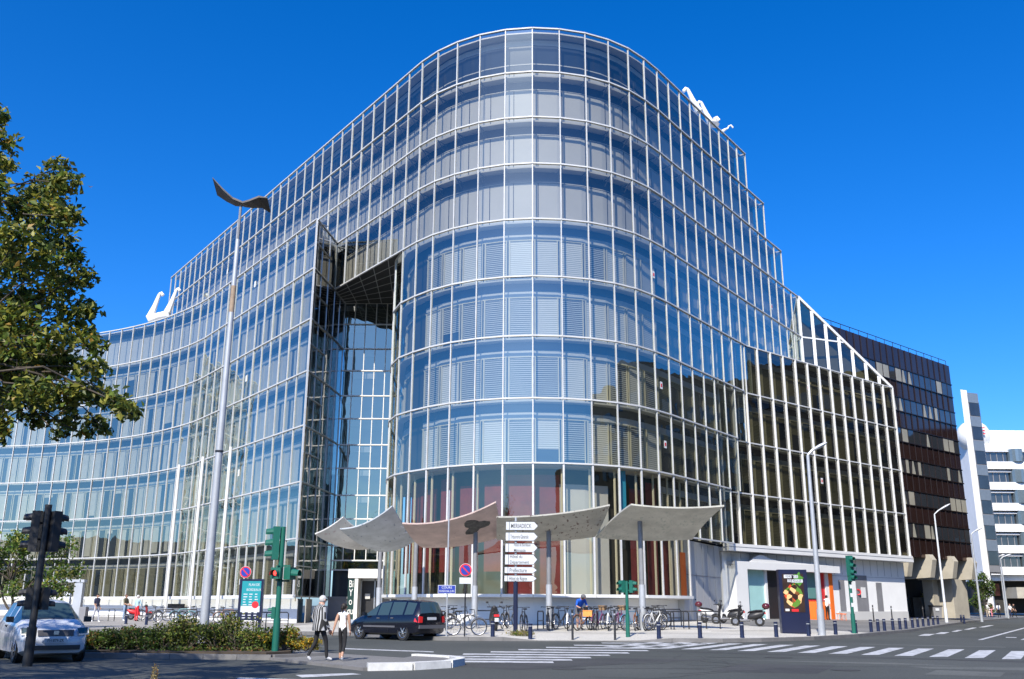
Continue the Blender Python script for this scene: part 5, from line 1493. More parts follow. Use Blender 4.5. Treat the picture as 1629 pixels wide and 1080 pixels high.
for k in range(220):
    x = r_.uniform(-19, -6.6); y = r_.uniform(27.9, 33)
    if x > -9 and y > 31.5: continue
    gc.append((Vector((x, y, zr(x, y) + .2)), (.35, .3, .1), 22))
kind(leaves('ground_cover', gc, .10, ['dark', 'mid', 'dry', 'fresh'], [4, 4, 2, 1], None, 78), 'stuff')
# dry grass stalks at the bottom edge, foreground
for i, (px, py, h, lab) in enumerate(((238, 1085, .75, 'tallest dry grass stalk at the bottom edge, left'), (225, 1090, .5, 'short dry grass tuft left of the tallest stalk'), (252, 1088, .55, 'short dry grass tuft right of the tallest stalk'), (176, 1092, .35, 'small dry tuft further left at the bottom edge'))):
    g = on_road(px, 1110, 0); g = Vector((at_y(px, 1080, 13.5).x, 13.5, zr(0, 13.5)))
    t = thing('dry_grass', lab, 'grass', g, world=True, group='dry grass at the bottom edge'); r_ = random.Random(i); b = MB(); cs = []
    for k in range(5):
        q = g + Vector((r_.uniform(-.12, .12), r_.uniform(-.1, .1), h * r_.uniform(.6, 1.0) + .05)); branchy(b, g, q, .006, .003, r_, 4, .08); cs.append((q - Vector((0, 0, h * .15)), (.035, .035, h * .2), 22))
    b.build('stalks', bpy.data.materials['straw'], t); leaves('seed_heads', cs, .035, ['straw', 'dry'], [4, 1], t, 300 + i)
b = MB()
g = on_plaza(826, 1012); t = thing('grass_tuft', 'dry grass tuft round the foot of the direction sign post', 'grass', g, world=True)
leaves('blades', [(g + Vector((.05, .1, .1)), (.75, .3, .14), 330)], .14, ['straw', 'light', 'fresh'], [4, 3, 2], t, 31, .15)
# trees across the square, mirrored in the glass
for i, (x, y, lab) in enumerate(((-26, -24, 'round green tree across the square, mirrored in the bulge, left one'), (-14, -30, 'round green tree across the square, mirrored in the bulge, right one'), (-62, 62, 'green street tree west of the square beside the low building'))):
    r_ = random.Random(60 + i); base = Vector((x, y, 0))
    small_tree(lab, base, [(0, 0, 4), (1, .5, 5), (-1, -.4, 5)], [((r_.uniform(-3.4, 3.4), r_.uniform(-3.4, 3.4), r_.uniform(4, 10.5)), r_.uniform(1.1, 1.6), 60) for _ in range(24)], .5, ['dry', 'mid', 'gold'] if i < 2 else ['mid', 'dark', 'fresh'], [4, 4, 2], 70 + i)
# ------------------------------------------------------------------ bicycles
M['tyre'] = mat('tyre', (.018, .018, .018), .8, var=.1)
M['chrome'] = mat('chrome', (.5, .5, .52), .25, .9, var=.05)
def make_bike(col, basket=None, name='bicycle'):
    t = thing(name, '', 'bicycle'); mt = col
    for x, nm in ((-.53, 'wheel'), (.53, 'wheel')):
        b = MB(); b.torus((x, 0, .34), .32, .022, 'y', 24, 6); w = b.build('wheel', M['tyre'], t, smooth=True)
        b = MB(); b.torus((x, 0, .34), .295, .012, 'y', 24, 5)
        for k in range(9):
            a = PI * 2 * k / 9; b.tube([(x, 0, .34), (x + .29 * math.cos(a), 0, .34 + .29 * math.sin(a))], .004, 4)
        b.tube([(x, -.05, .34), (x, .05, .34)], .025, 8); o = b.build('rim', M['chrome'], None); o.parent = w
    b = MB()
    bb, st, hd, hd2, ra, fa = (-.08, 0, .29), (-.25, 0, .82), (.36, 0, .84), (.385, 0, .70), (-.53, 0, .34), (.53, 0, .34)
    for p, q, r in ((bb, st, .018), (st, hd, .017), (hd2, bb, .02), (hd, hd2, .022)): b.tube([p, q], r, 7)
    for s in (-.05, .05):
        b.tube([(bb[0], s, bb[2]), (ra[0], s, ra[2])], .012, 6); b.tube([(st[0], s * .4, st[2] - .05), (ra[0], s, ra[2])], .011, 6)
        b.tube([(hd2[0], s, hd2[2] - .02), (fa[0], s, fa[2])], .014, 6)
    for x in (-.53, .53):
        b.torus((x, 0, .34), .365, .018, 'y', 14, 5, PI * .15, PI * .95)
    b.build('frame', mt, t, smooth=True)
    b = MB(); b.tube([st, (-.28, 0, .93)], .014, 6); b.frame((-.29, 0, .95), (.13, 0, 0), (0, .06, 0), (0, 0, .03)); b.ball((-.38, 0, .95), .08, .09, .035, 8, 5); b.build('saddle', M['black'], t)
    b = MB(); b.tube([hd, (.33, 0, 1.0)], .015, 6); b.tube([(.22, -.29, 1.03), (.33, -.12, 1.02), (.33, .12, 1.02), (.22, .29, 1.03)], .014, 6)
    for s in (-1, 1): b.tube([(.25, .26 * s, 1.025), (.14, .3 * s, 1.02)], .02, 6)
    b.build('handlebar', M['black'], t)
    b = MB(); b.tube([(-.08, -.06, .29), (-.08, .06, .29)], .02, 6); b.torus((-.08, .04, .29), .09, .01, 'y', 14, 5); b.bar((-.08, .07, .29), (.04, .07, .17), .02, .015); b.bar((-.08, -.07, .29), (-.20, -.07, .41), .02, .015)
    b.frame((.05, .12, .17), (.045, 0, 0), (0, .05, 0), (0, 0, .012)); b.frame((-.21, -.12, .41), (.045, 0, 0), (0, .05, 0), (0, 0, .012)); b.build('crankset', M['chrome'], t)
    if basket:
        b = MB(); b.mesh([(x, y, z) for z, k in ((.86, .13), (1.08, .17)) for x, y in ((.5 - k, -k), (.5 + k, -k), (.5 + k, k), (.5 - k, k))], [(0, 1, 2, 3)] + [(i, (i + 1) % 4, 4 + (i + 1) % 4, 4 + i) for i in range(4)]); b.build('basket', basket, t, fix=False)
    return t
BM = {'black': M['black'], 'silver': M['chrome'], 'white': M['white'], 'blue': mat('bike_blue', (.10, .28, .45), .4, .2), 'teal': mat('bike_teal', (.15, .42, .45), .4, .2), 'grey': M['gpanel'], 'purple': mat('bike_purple', (.25, .08, .2), .4, .2), 'brown': mat('bike_rust', (.28, .12, .06), .5)}
wick = mat('wicker', (.30, .19, .10), .8, var=.3, scale=20)
protos = {k: make_bike(v, wick if k in ('purple',) else None) for k, v in BM.items()}
used = set()
bikes = [(741, 1011, 0.05, 'silver', 'silver-rimmed bicycle chained side-on to the no-parking sign post'), (700, 999, .5, 'grey', 'grey bicycle behind the rear of the dark car'), (716, 996, 1.2, 'black', 'black bicycle right of the street name plate'), (731, 1001, .35, 'black', 'black bicycle leaning behind the chained silver one'),
         (803, 1000, 1.35, 'black', 'black bicycle just right of the rear-facing moped'), (812, 997, 1.2, 'grey', 'grey bicycle close behind the direction sign post'), (833, 1004, 1.75, 'black', 'black bicycle right of the direction sign post, seen end-on'),
         (872, 1003, 1.6, 'black', 'dark bicycle end-on at the foot of the second canopy post from the right'), (880, 1001, 1.45, 'grey', 'grey bicycle just right of that canopy post'), (893, 1001, 1.0, 'black', 'black bicycle left of the white end-on one'), (903, 1003, 1.5, 'white', 'white bicycle end-on left of the man in blue'),
         (929, 1003, .9, 'brown', 'bicycle with crate held by the man in the blue shirt'), (943, 1002, 1.3, 'black', 'black bicycle right of the man in blue'), (953, 1002, 1.1, 'purple', 'purple bicycle with wicker basket'), (968, 1003, 1.45, 'white', 'white bicycle end-on left of the low traffic light'), (977, 1000, .9, 'black', 'black bicycle behind the low traffic light'),
         (986, 1002, 1.2, 'purple', 'purplish bicycle touching the low traffic light'), (1006, 1003, .8, 'blue', 'pale blue bicycle left of the rightmost canopy post'), (1013, 1003, 1.3, 'brown', 'rusty bicycle at the foot of the rightmost canopy post'), (1033, 1003, 1.1, 'silver', 'silver bicycle right of the rightmost canopy post'),
         (1043, 1003, .8, 'white', 'white bicycle at the right end of the row'), (1038, 999, .4, 'black', 'black bicycle behind the right end of the row'), (1050, 998, .7, 'grey', 'grey bicycle at the first empty stands'),
         (237, 986, .2, 'black', 'black bicycle right of the red scooter'), (252, 988, .35, 'grey', 'grey bicycle in the left row, near the red scooter'), (264, 990, .1, 'black', 'black bicycle in the left row by the first white pillar'), (290, 989, .25, 'teal', 'pale teal bicycle in the left row'), (302, 990, .15, 'black', 'black bicycle left of the tall mast'), (312, 988, .4, 'grey', 'grey bicycle close left of the mast'), (345, 990, .3, 'black', 'black bicycle right of the tall mast'), (360, 991, .5, 'brown', 'brown bicycle left of the information panel')]
bikes.sort(key=lambda q: q[0])
for px, py, rz, k, lab in bikes:
    g = on_plaza(px, py)
    if k not in used: o = protos[k]; used.add(k)
    else: o = dup(protos[k], (0, 0, 0))
    o.location = g; o.rotation_euler = (0, .0, rz); o['label'] = lab; o['group'] = 'parked bicycles'
# ------------------------------------------------------------------ scooters and moped
def make_scooter(name, body, seat, topcase=None, shield=None, tail=None):
    t = thing(name, '', 'scooter')
    for x in (-.62, .64):
        b = MB(); b.torus((x, 0, .25), .19, .065, 'y', 20, 8); w = b.build('wheel', M['tyre'], t, smooth=True)
        b = MB(); b.tube([(x, -.05, .25), (x, .05, .25)], .135, 14); o = b.build('rim', M['chrome'], None); o.parent = w
    def loft(name, st, m):
        b = MB(); n = 10; vs = []
        for x, z, rz, ry in st:
            for k in range(n):
                a = 2 * PI * k / n; vs.append((x, ry * math.cos(a), z + rz * math.sin(a)))
        fs = [(i * n + k, i * n + (k + 1) % n, (i + 1) * n + (k + 1) % n, (i + 1) * n + k) for i in range(len(st) - 1) for k in range(n)] + [tuple(range(n - 1, -1, -1)), tuple((len(st) - 1) * n + k for k in range(n))]
        b.mesh(vs, fs); return b.build(name, m, t, smooth=True)
    loft('rear_body', [(-.92, .72, .05, .06), (-.78, .62, .14, .15), (-.45, .55, .2, .2), (-.12, .50, .18, .19), (.0, .40, .1, .17)], body)
    loft('floorboard', [(-.1, .30, .07, .17), (.35, .28, .06, .17), (.42, .33, .08, .15)], M['gpanel'])
    b = MB(); vs = []
    sec = [(.40, .25, .20), (.44, .5, .23), (.40, .75, .2), (.34, .98, .14)]
    for x, z, w in sec: vs += [(x, -w, z), (x + .1, 0, z + .02), (x, w, z), (x - .06, 0, z)]
    b.mesh(vs, [(i * 4 + k, i * 4 + (k + 1) % 4, (i + 1) * 4 + (k + 1) % 4, (i + 1) * 4 + k) for i in range(3) for k in range(4)] + [(0, 1, 2, 3), (15, 14, 13, 12)]); b.build('leg_shield', body, t, smooth=True)
    b = MB(); b.tube([(.36, 0, .95), (.60, 0, .40), (.64, 0, .25)], .035, 8); b.build('fork', M['gpanel'], t)
    b = MB(); b.torus((.64, 0, .27), .27, .04, 'y', 14, 6, PI * .2, PI * .85); b.build('front_mudguard', body, t, smooth=True)
    b = MB(); b.tube([(.25, -.33, 1.03), (.34, -.1, 1.02), (.34, .1, 1.02), (.25, .33, 1.03)], .02, 7); b.ball((.38, 0, 1.0), .1, .12, .09, 10, 6); b.build('handlebar', M['black'], t, smooth=True)
    for s in (-1, 1):
        b = MB(); b.tube([(.3, .2 * s, 1.04), (.33, .3 * s, 1.2)], .008, 5); b.ball((.33, .33 * s, 1.23), .02, .07, .045, 8, 5); b.build('mirror', M['black'], t, smooth=True)
    loft('seat', [(-.8, .80, .05, .13), (-.45, .78, .06, .15), (-.1, .72, .05, .12), (-.02, .66, .03, .1)], seat)
    b = MB(); b.tube([(-.2, -.16, .28), (-.85, -.2, .36)], [.04, .06], 8); b.build('exhaust', M['chrome'], t, smooth=True)
    b = MB(); b.frame((-.93, 0, .66), (.02, 0, 0), (0, .12, 0), (0, 0, .05)); b.build('tail_light', M['red'], t)
    b = MB(); b.frame((-.97, 0, .48), (.008, 0, 0), (0, .09, 0), (0, 0, .08)); b.build('number_plate', M['plate'], t)
    if topcase:
        b = MB(); b.ball((-.98, 0, 1.02), .21, .22, .17, 14, 8); b.build('top_case', topcase, t, smooth=True)
        b = MB(); b.bar((-.7, 0, .82), (-1.0, 0, .87), .2, .03); b.build('luggage_rack', M['black'], t)
    if shield:
        b = MB(); b.face([(.46, -.16, 1.05), (.46, .16, 1.05), (.30, .2, 1.45), (.30, -.2, 1.45)]); b.build('windshield', M['glass_b'], t, fix=False)
    return t
M['smoke'] = mat('dark_red_case', (.09, .012, .02), .2, var=.05, coat=.5)
M['silverp'] = mat('silver_paint', (.5, .51, .52), .3, .5, var=.05)
sc = [(787, 1003, PI * .5 + .1, M['black'], M['black'], None, False, 'black moped seen from behind with red tail light and white number plate'), (1103, 987, -2.2, M['silverp'], M['black'], None, False, 'silver scooter furthest back beside the stone wall'),
      (1136, 991, -2.75 + PI, M['white'], M['black'], M['smoke'], False, 'white scooter with round black and red top case'), (1158, 993, -.35 + PI, M['black'], M['black'], None, True, 'dark scooter with a tall windshield beside the white portal'),
      (1190, 996, PI - .3, M['black'], M['black'], M['smoke'], False, 'black scooter with red top case nearest the shop window'), (222, 986, .3, M['red'], M['black'], None, False, 'bright red scooter on the left pavement between two men')]
for px, py, rz, bm_, sm_, tc_, shd, lab in sc:
    o = make_scooter('scooter', bm_, sm_, tc_, shd); o.location = on_plaza(px, py); o.rotation_euler = (0, 0, rz); o['label'] = lab

# ------------------------------------------------------------------ cars
M['cglass'] = mat('car_glass', (.035, .06, .062), .03, var=0, spec=.9)
def make_car(name, label, st, paint, axles, wr, ytrack, glassx, ws, rw, extras, rimm):
    """st: stations from the nose to the tail (x, z bottom, z belt, z roof, w sill, w belt, w roof)"""
    t = thing(name, label, 'car')
    def ring(s):
        x, zb, zl, zt, w0, w1, w2 = s
        h = [(0, zb), (w0 * .85, zb), (w0, zb + .08), (w1 * 1.015, zb + (zl - zb) * .55), (w1 * 1.0, zl - (zl - zb) * .12), (w1 * .96, zl), (w2, zt - (zt - zl) * .14), (w2 * .86, zt - (zt - zl) * .02), (w2 * .45, zt + .012), (0, zt + .02)]
        return [(x, y, z) for y, z in h] + [(x, -y, z) for y, z in h[-2:0:-1]]
    rs = [ring(s) for s in st]; n = len(rs[0])
    body = MB(); side = {}; wsb = MB(); rwb = MB()
    for i in range(len(rs) - 1):
        for k in range(n):
            q = [rs[i][k], rs[i][(k + 1) % n], rs[i + 1][(k + 1) % n], rs[i + 1][k]]
            kk = k if k < 9 else n - 1 - k
            if kk == 5 and i in glassx: side.setdefault((glassx[i], k < 9), MB()).face(q)
            elif 6 <= kk <= 8 and i in ws: wsb.face(q)
            elif 6 <= kk <= 8 and i in rw: rwb.face(q)
            else: body.face(q)
    body.face(rs[0][::-1]); body.face(rs[-1])
    o = body.build('body', paint, t, smooth=True)
    bm = bmesh.new(); bm.from_mesh(o.data); bmesh.ops.remove_doubles(bm, verts=bm.verts, dist=.0005); bmesh.ops.recalc_face_normals(bm, faces=bm.faces); bm.to_mesh(o.data); bm.free()
    o.data.set_sharp_from_angle(angle=math.radians(38))
    for (nm, lft), b in side.items(): b.build('window', M['cglass'], t, smooth=True)
    wsb.build('windscreen', M['cglass'], t, smooth=True); rwb.build('rear_window', M['cglass'], t, smooth=True)
    for ax in axles:
        for s in (-1, 1):
            b = MB(); b.lathe([(wr * 1.13, -.012), (wr * 1.13, .012)], n=24); b.v = [(ax + v[0], s * (ytrack + .055) + v[2], wr + .02 + v[1]) for v in b.v]; b.build('wheel_arch', M['black'], t)
            b = MB(); b.lathe([(wr * .70, -.09), (wr * .94, -.1), (wr, -.06), (wr, .06), (wr * .94, .1), (wr * .70, .09)], n=24); b.v = [(ax + v[0], s * ytrack + v[2], wr + v[1]) for v in b.v]; w = b.build('wheel', M['tyre'], t, smooth=True)
            b = MB(); yo = s * (ytrack + .075)
            b.torus((ax, yo, wr), wr * .64, .022, 'y', 20, 5)
            for k in range(6):
                a = 2 * PI * k / 6; b.bar((ax, yo + s * .01, wr), (ax + wr * .64 * math.cos(a), yo, wr + wr * .64 * math.sin(a)), .035, .07, (0, 1, 0))
            b.tube([(ax, yo - .01, wr), (ax, yo + s * .03, wr)], wr * .2, 12); o = b.build('rim', rimm, None); o.parent = w
    for nm, m, boxes in extras:
        for c in boxes:
            b = MB()
            if len(c) == 6: b.box(*c)
            else: c[0](b)
            b.build(nm, m, t)
    return t
M['navyp'] = mat('navy_car_paint', (.007, .008, .016), .2, .3, var=.05, coat=.8)
M['whitep'] = mat('white_car_paint', (.55, .57, .60), .25, var=.02, coat=.8)
M['lamp'] = mat('headlight', (.6, .65, .7), .1, .3, var=.05)
M['redl'] = mat('tail_lamp', (.55, .02, .02), .15, var=.05, coat=.5)
M['trim'] = mat('grey_trim', (.10, .10, .11), .6, var=.05)
st = [(2.06, .32, .52, .56, .45, .50, .40), (1.98, .24, .62, .68, .68, .70, .58), (1.7, .20, .76, .84, .80, .80, .66), (1.25, .19, .88, .96, .83, .85, .70), (1.0, .19, .93, 1.02, .84, .86, .72), (.30, .19, .97, 1.50, .84, .865, .60), (.22, .19, .97, 1.53, .84, .865, .60),
      (-.42, .19, .98, 1.59, .84, .865, .61), (-.50, .19, .98, 1.59, .84, .865, .61), (-1.22, .2, 1.0, 1.58, .84, .865, .60), (-1.32, .2, 1.0, 1.575, .84, .86, .60), (-1.80, .22, 1.02, 1.53, .82, .84, .57), (-1.92, .24, 1.02, 1.50, .80, .82, .55), (-2.06, .28, .98, 1.06, .76, .78, .62), (-2.10, .36, .70, .74, .70, .74, .60)]
def taillight(s):
    return lambda b: b.mesh([(-1.93, s * .80, .98), (-2.09, s * .74, .96), (-2.115, s * .56, .93), (-2.125, s * .58, .70), (-2.10, s * .77, .70), (-1.90, s * .86, .74), (-1.93, s * .66, .9)], [(0, 1, 4, 5), (1, 2, 3, 4)])
car = make_car('parked_car', 'dark navy compact people carrier parked at the kerb, seen from behind', st, M['navyp'], (1.28, -1.28), .315, .755, {4: 'a', 6: 'b', 8: 'c', 10: 'd'}, (4,), (12,),
    [('tail_light', M['redl'], [(taillight(1),), (taillight(-1),)]), ('number_plate', M['plate'], [(-2.10, -2.085, -.26, .26, .80, .91)]), ('bumper_trim', M['trim'], [(-2.14, -1.95, -.76, .76, .47, .60)]),
     ('side_trim', M['trim'], [(-.85, 1.0, .872, .885, .50, .57), (-.85, 1.0, -.885, -.872, .50, .57)]), ('door_handle', M['trim'], [(.05, .2, .865, .895, .84, .88), (-.75, -.6, .865, .895, .85, .89), (.05, .2, -.895, -.865, .84, .88), (-.75, -.6, -.895, -.865, .85, .89)]),
     ('door_mirror', M['navyp'], [(.80, .95, .88, 1.02, .95, 1.08), (.80, .95, -1.02, -.88, .95, 1.08)]), ('headlight', M['lamp'], [(1.72, 1.95, .55, .74, .64, .78), (1.72, 1.95, -.74, -.55, .64, .78)]), ('door_seam', M['black'], [(-.464, -.454, .868, .873, .3, .97), (-.464, -.454, -.873, -.868, .3, .97)])], M['chrome'])
rw_ = on_road(642, 1018); fw_ = on_road(571, 1014.5)
dv = Vector((fw_.x - rw_.x, fw_.y - rw_.y, 0)); ang = math.atan2(dv.y, dv.x)
mid = Vector(((rw_.x + fw_.x) / 2, (rw_.y + fw_.y) / 2, zr(0, 41)))
ang = math.atan2(.62, -.78); side_n = Vector((math.cos(ang - PI / 2), math.sin(ang - PI / 2), 0))
ld = Vector((-math.sin(ang), math.cos(ang), 0))              # the car's left
ctr = at_y(606, 1016, 40.2); ctr.z = zr(0, 41)
car.location = ctr - ld * .78; car.rotation_euler = (0, 0, ang); car.scale = (.98, .98, .98)
# small white city car on the near road
st2 = [(1.72, .34, .56, .60, .50, .55, .42), (1.66, .24, .66, .72, .70, .72, .58), (1.45, .18, .82, .90, .78, .80, .66), (1.05, .17, .93, 1.02, .80, .83, .70), (.92, .17, .95, 1.05, .80, .83, .70), (.28, .17, .96, 1.46, .80, .835, .60), (.20, .17, .96, 1.49, .80, .835, .60), (-.35, .17, .98, 1.54, .80, .835, .60), (-.43, .17, .98, 1.54, .80, .835, .60), (-1.05, .18, 1.02, 1.52, .80, .83, .58), (-1.15, .2, 1.02, 1.51, .80, .82, .58), (-1.55, .24, 1.0, 1.40, .76, .78, .54), (-1.72, .3, .95, 1.02, .70, .74, .58), (-1.76, .4, .7, .74, .66, .7, .55)]
def headl(s): return lambda b: b.mesh([(1.685, s * .50, .84), (1.50, s * .79, .86), (1.60, s * .79, .70), (1.735, s * .55, .68)], [(0, 1, 2, 3)])
def drl(s): return lambda b: (b.bar((1.74, s * .55, .685), (1.61, s * .795, .70), .02, .035), b.bar((1.61, s * .795, .70), (1.515, s * .80, .84), .02, .03))
car2 = make_car('white_car', 'small white city car with black grille coming along the near road, left edge', st2, M['whitep'], (1.12, -1.2), .30, .73, {4: 'a', 6: 'b', 8: 'c'}, (4,), (11,),
    [('headlight', M['cglass'], [(headl(1),), (headl(-1),)]), ('running_light', M['white'], [(drl(1),), (drl(-1),)]), ('grille', M['trim'], [(1.60, 1.725, -.42, .42, .66, .80)]), ('badge', M['chrome'], [(1.725, 1.74, -.06, .06, .69, .78)]), ('lower_grille', M['black'], [(1.60, 1.745, -.60, .60, .32, .43)]), ('number_plate', M['plate'], [(1.745, 1.765, -.27, .27, .49, .60)]),
     ('door_mirror', M['black'], [(.70, .86, .86, 1.02, .98, 1.12), (.70, .86, -1.02, -.86, .98, 1.12)]), ('door_handle', M['black'], [(-.22, -.05, -.86, -.83, .86, .90)]), ('wiper', M['black'], [(.93, .97, -.5, .3, 1.07, 1.085)])], M['chrome'])
text_part('lettering', 'FH-879-ZK', .1, facing((1.768, 0, .545), (0, 1, 0), (0, 0, 1)), M['ink'], car2, .001, squash=.85)
g = on_road(76, 1056, 0)
ang2 = math.atan2(-.80, .60)
fv = Vector((math.cos(ang2), math.sin(ang2), 0))
car2.location = g - fv * 1.72 + Vector((0, .25, 0)); car2.rotation_euler = (0, 0, ang2)
# ------------------------------------------------------------------ people
SK = {n: mat('skin_' + n, c, .55, var=.05) for n, c in (('fair', (.55, .33, .24)), ('tan', (.42, .24, .16)))}
def cloth(n, c, **k): return mat('cloth_' + n, c, .85, var=.1, scale=8, **k)
JR = dict(pelvis=.125, spine=.115, chest=.135, neck=.052, hb=.072, head=.092, top=.05, sh=.068, el=.043, wr=.03, hip=.088, kn=.058, an=.042, toe=.036)
def person(label, loc, rz, h, pose, top, legs, shoes, skin, hair, sleeve='short', trouser='long', hair_len=.0, bulk=1.0, extra=None):
    J = dict(pelvis=(0, 0, .93), spine=(0, 0, 1.12), chest=(0, .01, 1.31), neck=(0, .01, 1.465), hb=(0, -.01, 1.54), head=(0, -.015, 1.60), top=(0, -.01, 1.675))
    for s, x in (('L', 1), ('R', -1)):
        J.update({'sh' + s: (.165 * x, .01, 1.395), 'el' + s: (.215 * x, .02, 1.13), 'wr' + s: (.225 * x, -.04, .89), 'hip' + s: (.085 * x, 0, .90), 'kn' + s: (.095 * x, -.01, .50), 'an' + s: (.095 * x, .02, .085), 'toe' + s: (.105 * x, -.14, .035)})
    J.update(pose)
    k = h / 1.70
    E_ = [('pelvis', 'spine', 'T'), ('spine', 'chest', 'T'), ('chest', 'neck', 'T'), ('neck', 'hb', 'S'), ('hb', 'head', 'S'), ('head', 'top', 'S')]
    for s in 'LR': E_ += [('chest', 'sh' + s, 'T'), ('sh' + s, 'el' + s, 'A'), ('el' + s, 'wr' + s, 'F'), ('pelvis', 'hip' + s, 'L'), ('hip' + s, 'kn' + s, 'L'), ('kn' + s, 'an' + s, 'C'), ('an' + s, 'toe' + s, 'B')]
    names = list(J); bm = bmesh.new(); ly = bm.verts.layers.skin.verify(); V = {}
    for n in names:
        v = bm.verts.new(Vector(J[n]) * k); base = n.rstrip('LR') if n[-1] in 'LR' else n
        r = JR[base] * k * (bulk if base in ('pelvis', 'spine', 'chest', 'hip') else 1)
        v[ly].radius = (r * (1.18 if base in ('pelvis', 'spine', 'chest') else 1), r * (.82 if base in ('pelvis', 'spine', 'chest') else 1)); v[ly].use_root = (n == 'pelvis'); V[n] = v
    for a, c, _ in E_: bm.edges.new((V[a], V[c]))
    me = bpy.data.meshes.new('person'); bm.to_mesh(me); bm.free()
    ob = bpy.data.objects.new('person', me); COL.objects.link(ob)
    m1 = ob.modifiers.new('s', 'SKIN'); m1.use_smooth_shade = True; m2 = ob.modifiers.new('u', 'SUBSURF'); m2.levels = 2; m2.render_levels = 2
    dg = bpy.context.evaluated_depsgraph_get(); dg.update()
    me2 = bpy.data.meshes.new_from_object(ob.evaluated_get(dg)); bpy.data.objects.remove(ob)
    # hands: palm, four fingers of unequal length and a thumb, joined into the body mesh
    hb = MB()
    for s, x in (('L', 1), ('R', -1)):
        w = Vector(J['wr' + s]) * k; e = Vector(J['el' + s]) * k; d = (w - e).normalized(); sd = d.cross(Vector((0, 1, 0)))
        if sd.length < .2: sd = d.cross(Vector((1, 0, 0)))
        sd.normalize(); nn = sd.cross(d).normalized()
        pc = w + d * .05 * k; hb.frame(pc, d * .048 * k, nn * .04 * k, sd * .015 * k)
        for f, L in ((-.030, .062), (-.010, .075), (.010, .070), (.030, .055)):
            p0_ = pc + d * .044 * k + nn * f * k; p1_ = p0_ + d * L * .5 * k - sd * .008 * x * k; p2_ = p0_ + d * L * .8 * k - sd * .03 * x * k
            hb.tube([p0_, p1_, p2_], [.0105 * k, .0095 * k, .008 * k], 6)
        q = pc - d * .02 * k - nn * .036 * k; hb.tube([q, q + d * .03 * k - nn * .022 * k, q + d * .06 * k - nn * .026 * k], [.012 * k, .011 * k, .009 * k], 6)
    n0 = len(me2.vertices)
    vs = [tuple(v.co) for v in me2.vertices] + hb.v; fs = [tuple(p.vertices) for p in me2.polygons] + [tuple(i + n0 for i in f) for f in hb.f]
    nb_ = len(me2.polygons); me3 = bpy.data.meshes.new('person'); me3.from_pydata(vs, [], fs)
    mats = [skin, top, legs, shoes]
    for m in mats: me3.materials.append(m)
    idx = {'T': 1, 'S': 0, 'A': 0 if sleeve == 'none' else 1, 'F': 1 if sleeve == 'long' else 0, 'L': 2, 'C': 0 if trouser == 'short' else 2, 'B': 3}
    seg = [(Vector(J[a]) * k, Vector(J[c]) * k, ty) for a, c, ty in E_]
    for i, p in enumerate(me3.polygons):
        p.use_smooth = True
        if i >= nb_: p.material_index = 0; continue
        c = sum((Vector(me3.vertices[j].co) for j in p.vertices), Vector()) / len(p.vertices); best = (9, 'T')
        for a, q, ty in seg:
            d = q - a; tt = max(0, min(1, (c - a).dot(d) / max(d.dot(d), 1e-9))); dist = (c - a - d * tt).length
            if ty == 'C' and trouser == 'crop' and tt > .62: ty2 = 'X'
            else: ty2 = ty
            if dist < best[0]: best = (dist, ty2)
        p.material_index = 0 if best[1] == 'X' else idx[best[1]]
    bo = bpy.data.objects.new('person', me3); COL.objects.link(bo); bo.location = loc; bo.rotation_euler = (0, 0, rz); tag(bo, label, 'person')
    hd = Vector(J['head']) * k; up_ = (Vector(J['top']) - Vector(J['hb'])).normalized()
    b = MB(); b.ball(hd + Vector((0, .022 * k, .022 * k)), .098 * k, .105 * k, .105 * k, 14, 10)
    b.f = [f for f in b.f if not (sum(b.v[j][1] for j in f) / len(f) < hd.y - .03 * k and sum(b.v[j][2] for j in f) / len(f) < hd.z + .045 * k)]
    b.mi = [0] * len(b.f)
    if hair_len: b.tube([hd + Vector((0, .10, .04)) * k, hd + Vector((0, .15, -.03)) * k, hd + Vector((0, .13, -hair_len)) * k], [.035 * k, .042 * k, .015 * k], 8)
    b.build('hair', hair, bo, smooth=True, fix=True)
    b = MB(); fy = hd.y - .088 * k
    b.ball((hd.x, fy - .012 * k, hd.z - .01 * k), .014 * k, .02 * k, .024 * k, 8, 6); b.build('nose', skin, bo, smooth=True)
    b = MB()
    for s in (-1, 1): b.ball((hd.x + s * .033 * k, fy + .006 * k, hd.z + .022 * k), .014 * k, .01 * k, .009 * k, 8, 5)
    b.build('eyes', M['ink'], bo)
    b = MB(); b.ball((hd.x, fy + .004 * k, hd.z - .052 * k), .024 * k, .01 * k, .007 * k, 8, 5); b.build('mouth', M['red'], bo)
    for s in (-1, 1):
        b = MB(); b.ball((hd.x + s * .092 * k, hd.y + .005 * k, hd.z), .012 * k, .022 * k, .032 * k, 8, 6); b.build('ear', skin, bo, smooth=True)
    if extra: extra(bo, J, k)
    return bo
hairG = mat('hair_grey', (.50, .49, .47), .8, var=.2, scale=30); hairD = mat('hair_dark', (.02, .014, .01), .6, var=.2); hairB = mat('hair_brown', (.09, .05, .03), .7, var=.2)
blk = cloth('black', (.012, .012, .014)); wht = cloth('white', (.78, .78, .78)); dnv = cloth('navy', (.03, .035, .07)); jean = cloth('jeans', (.22, .30, .42)); redc = cloth('red', (.62, .02, .03)); ltb = cloth('lightblue', (.38, .55, .62)); olive = cloth('olive', (.11, .10, .06)); blu = cloth('blue', (.01, .10, .55)); grs = cloth('grey', (.12, .12, .13)); pink = cloth('pink', (.75, .25, .3))
strp = add_stripes(mat('cloth_striped', (.5, .5, .5), .85, var=.05), 0, .06, .05, .32, .06)
walkL = dict(kneeL=0)
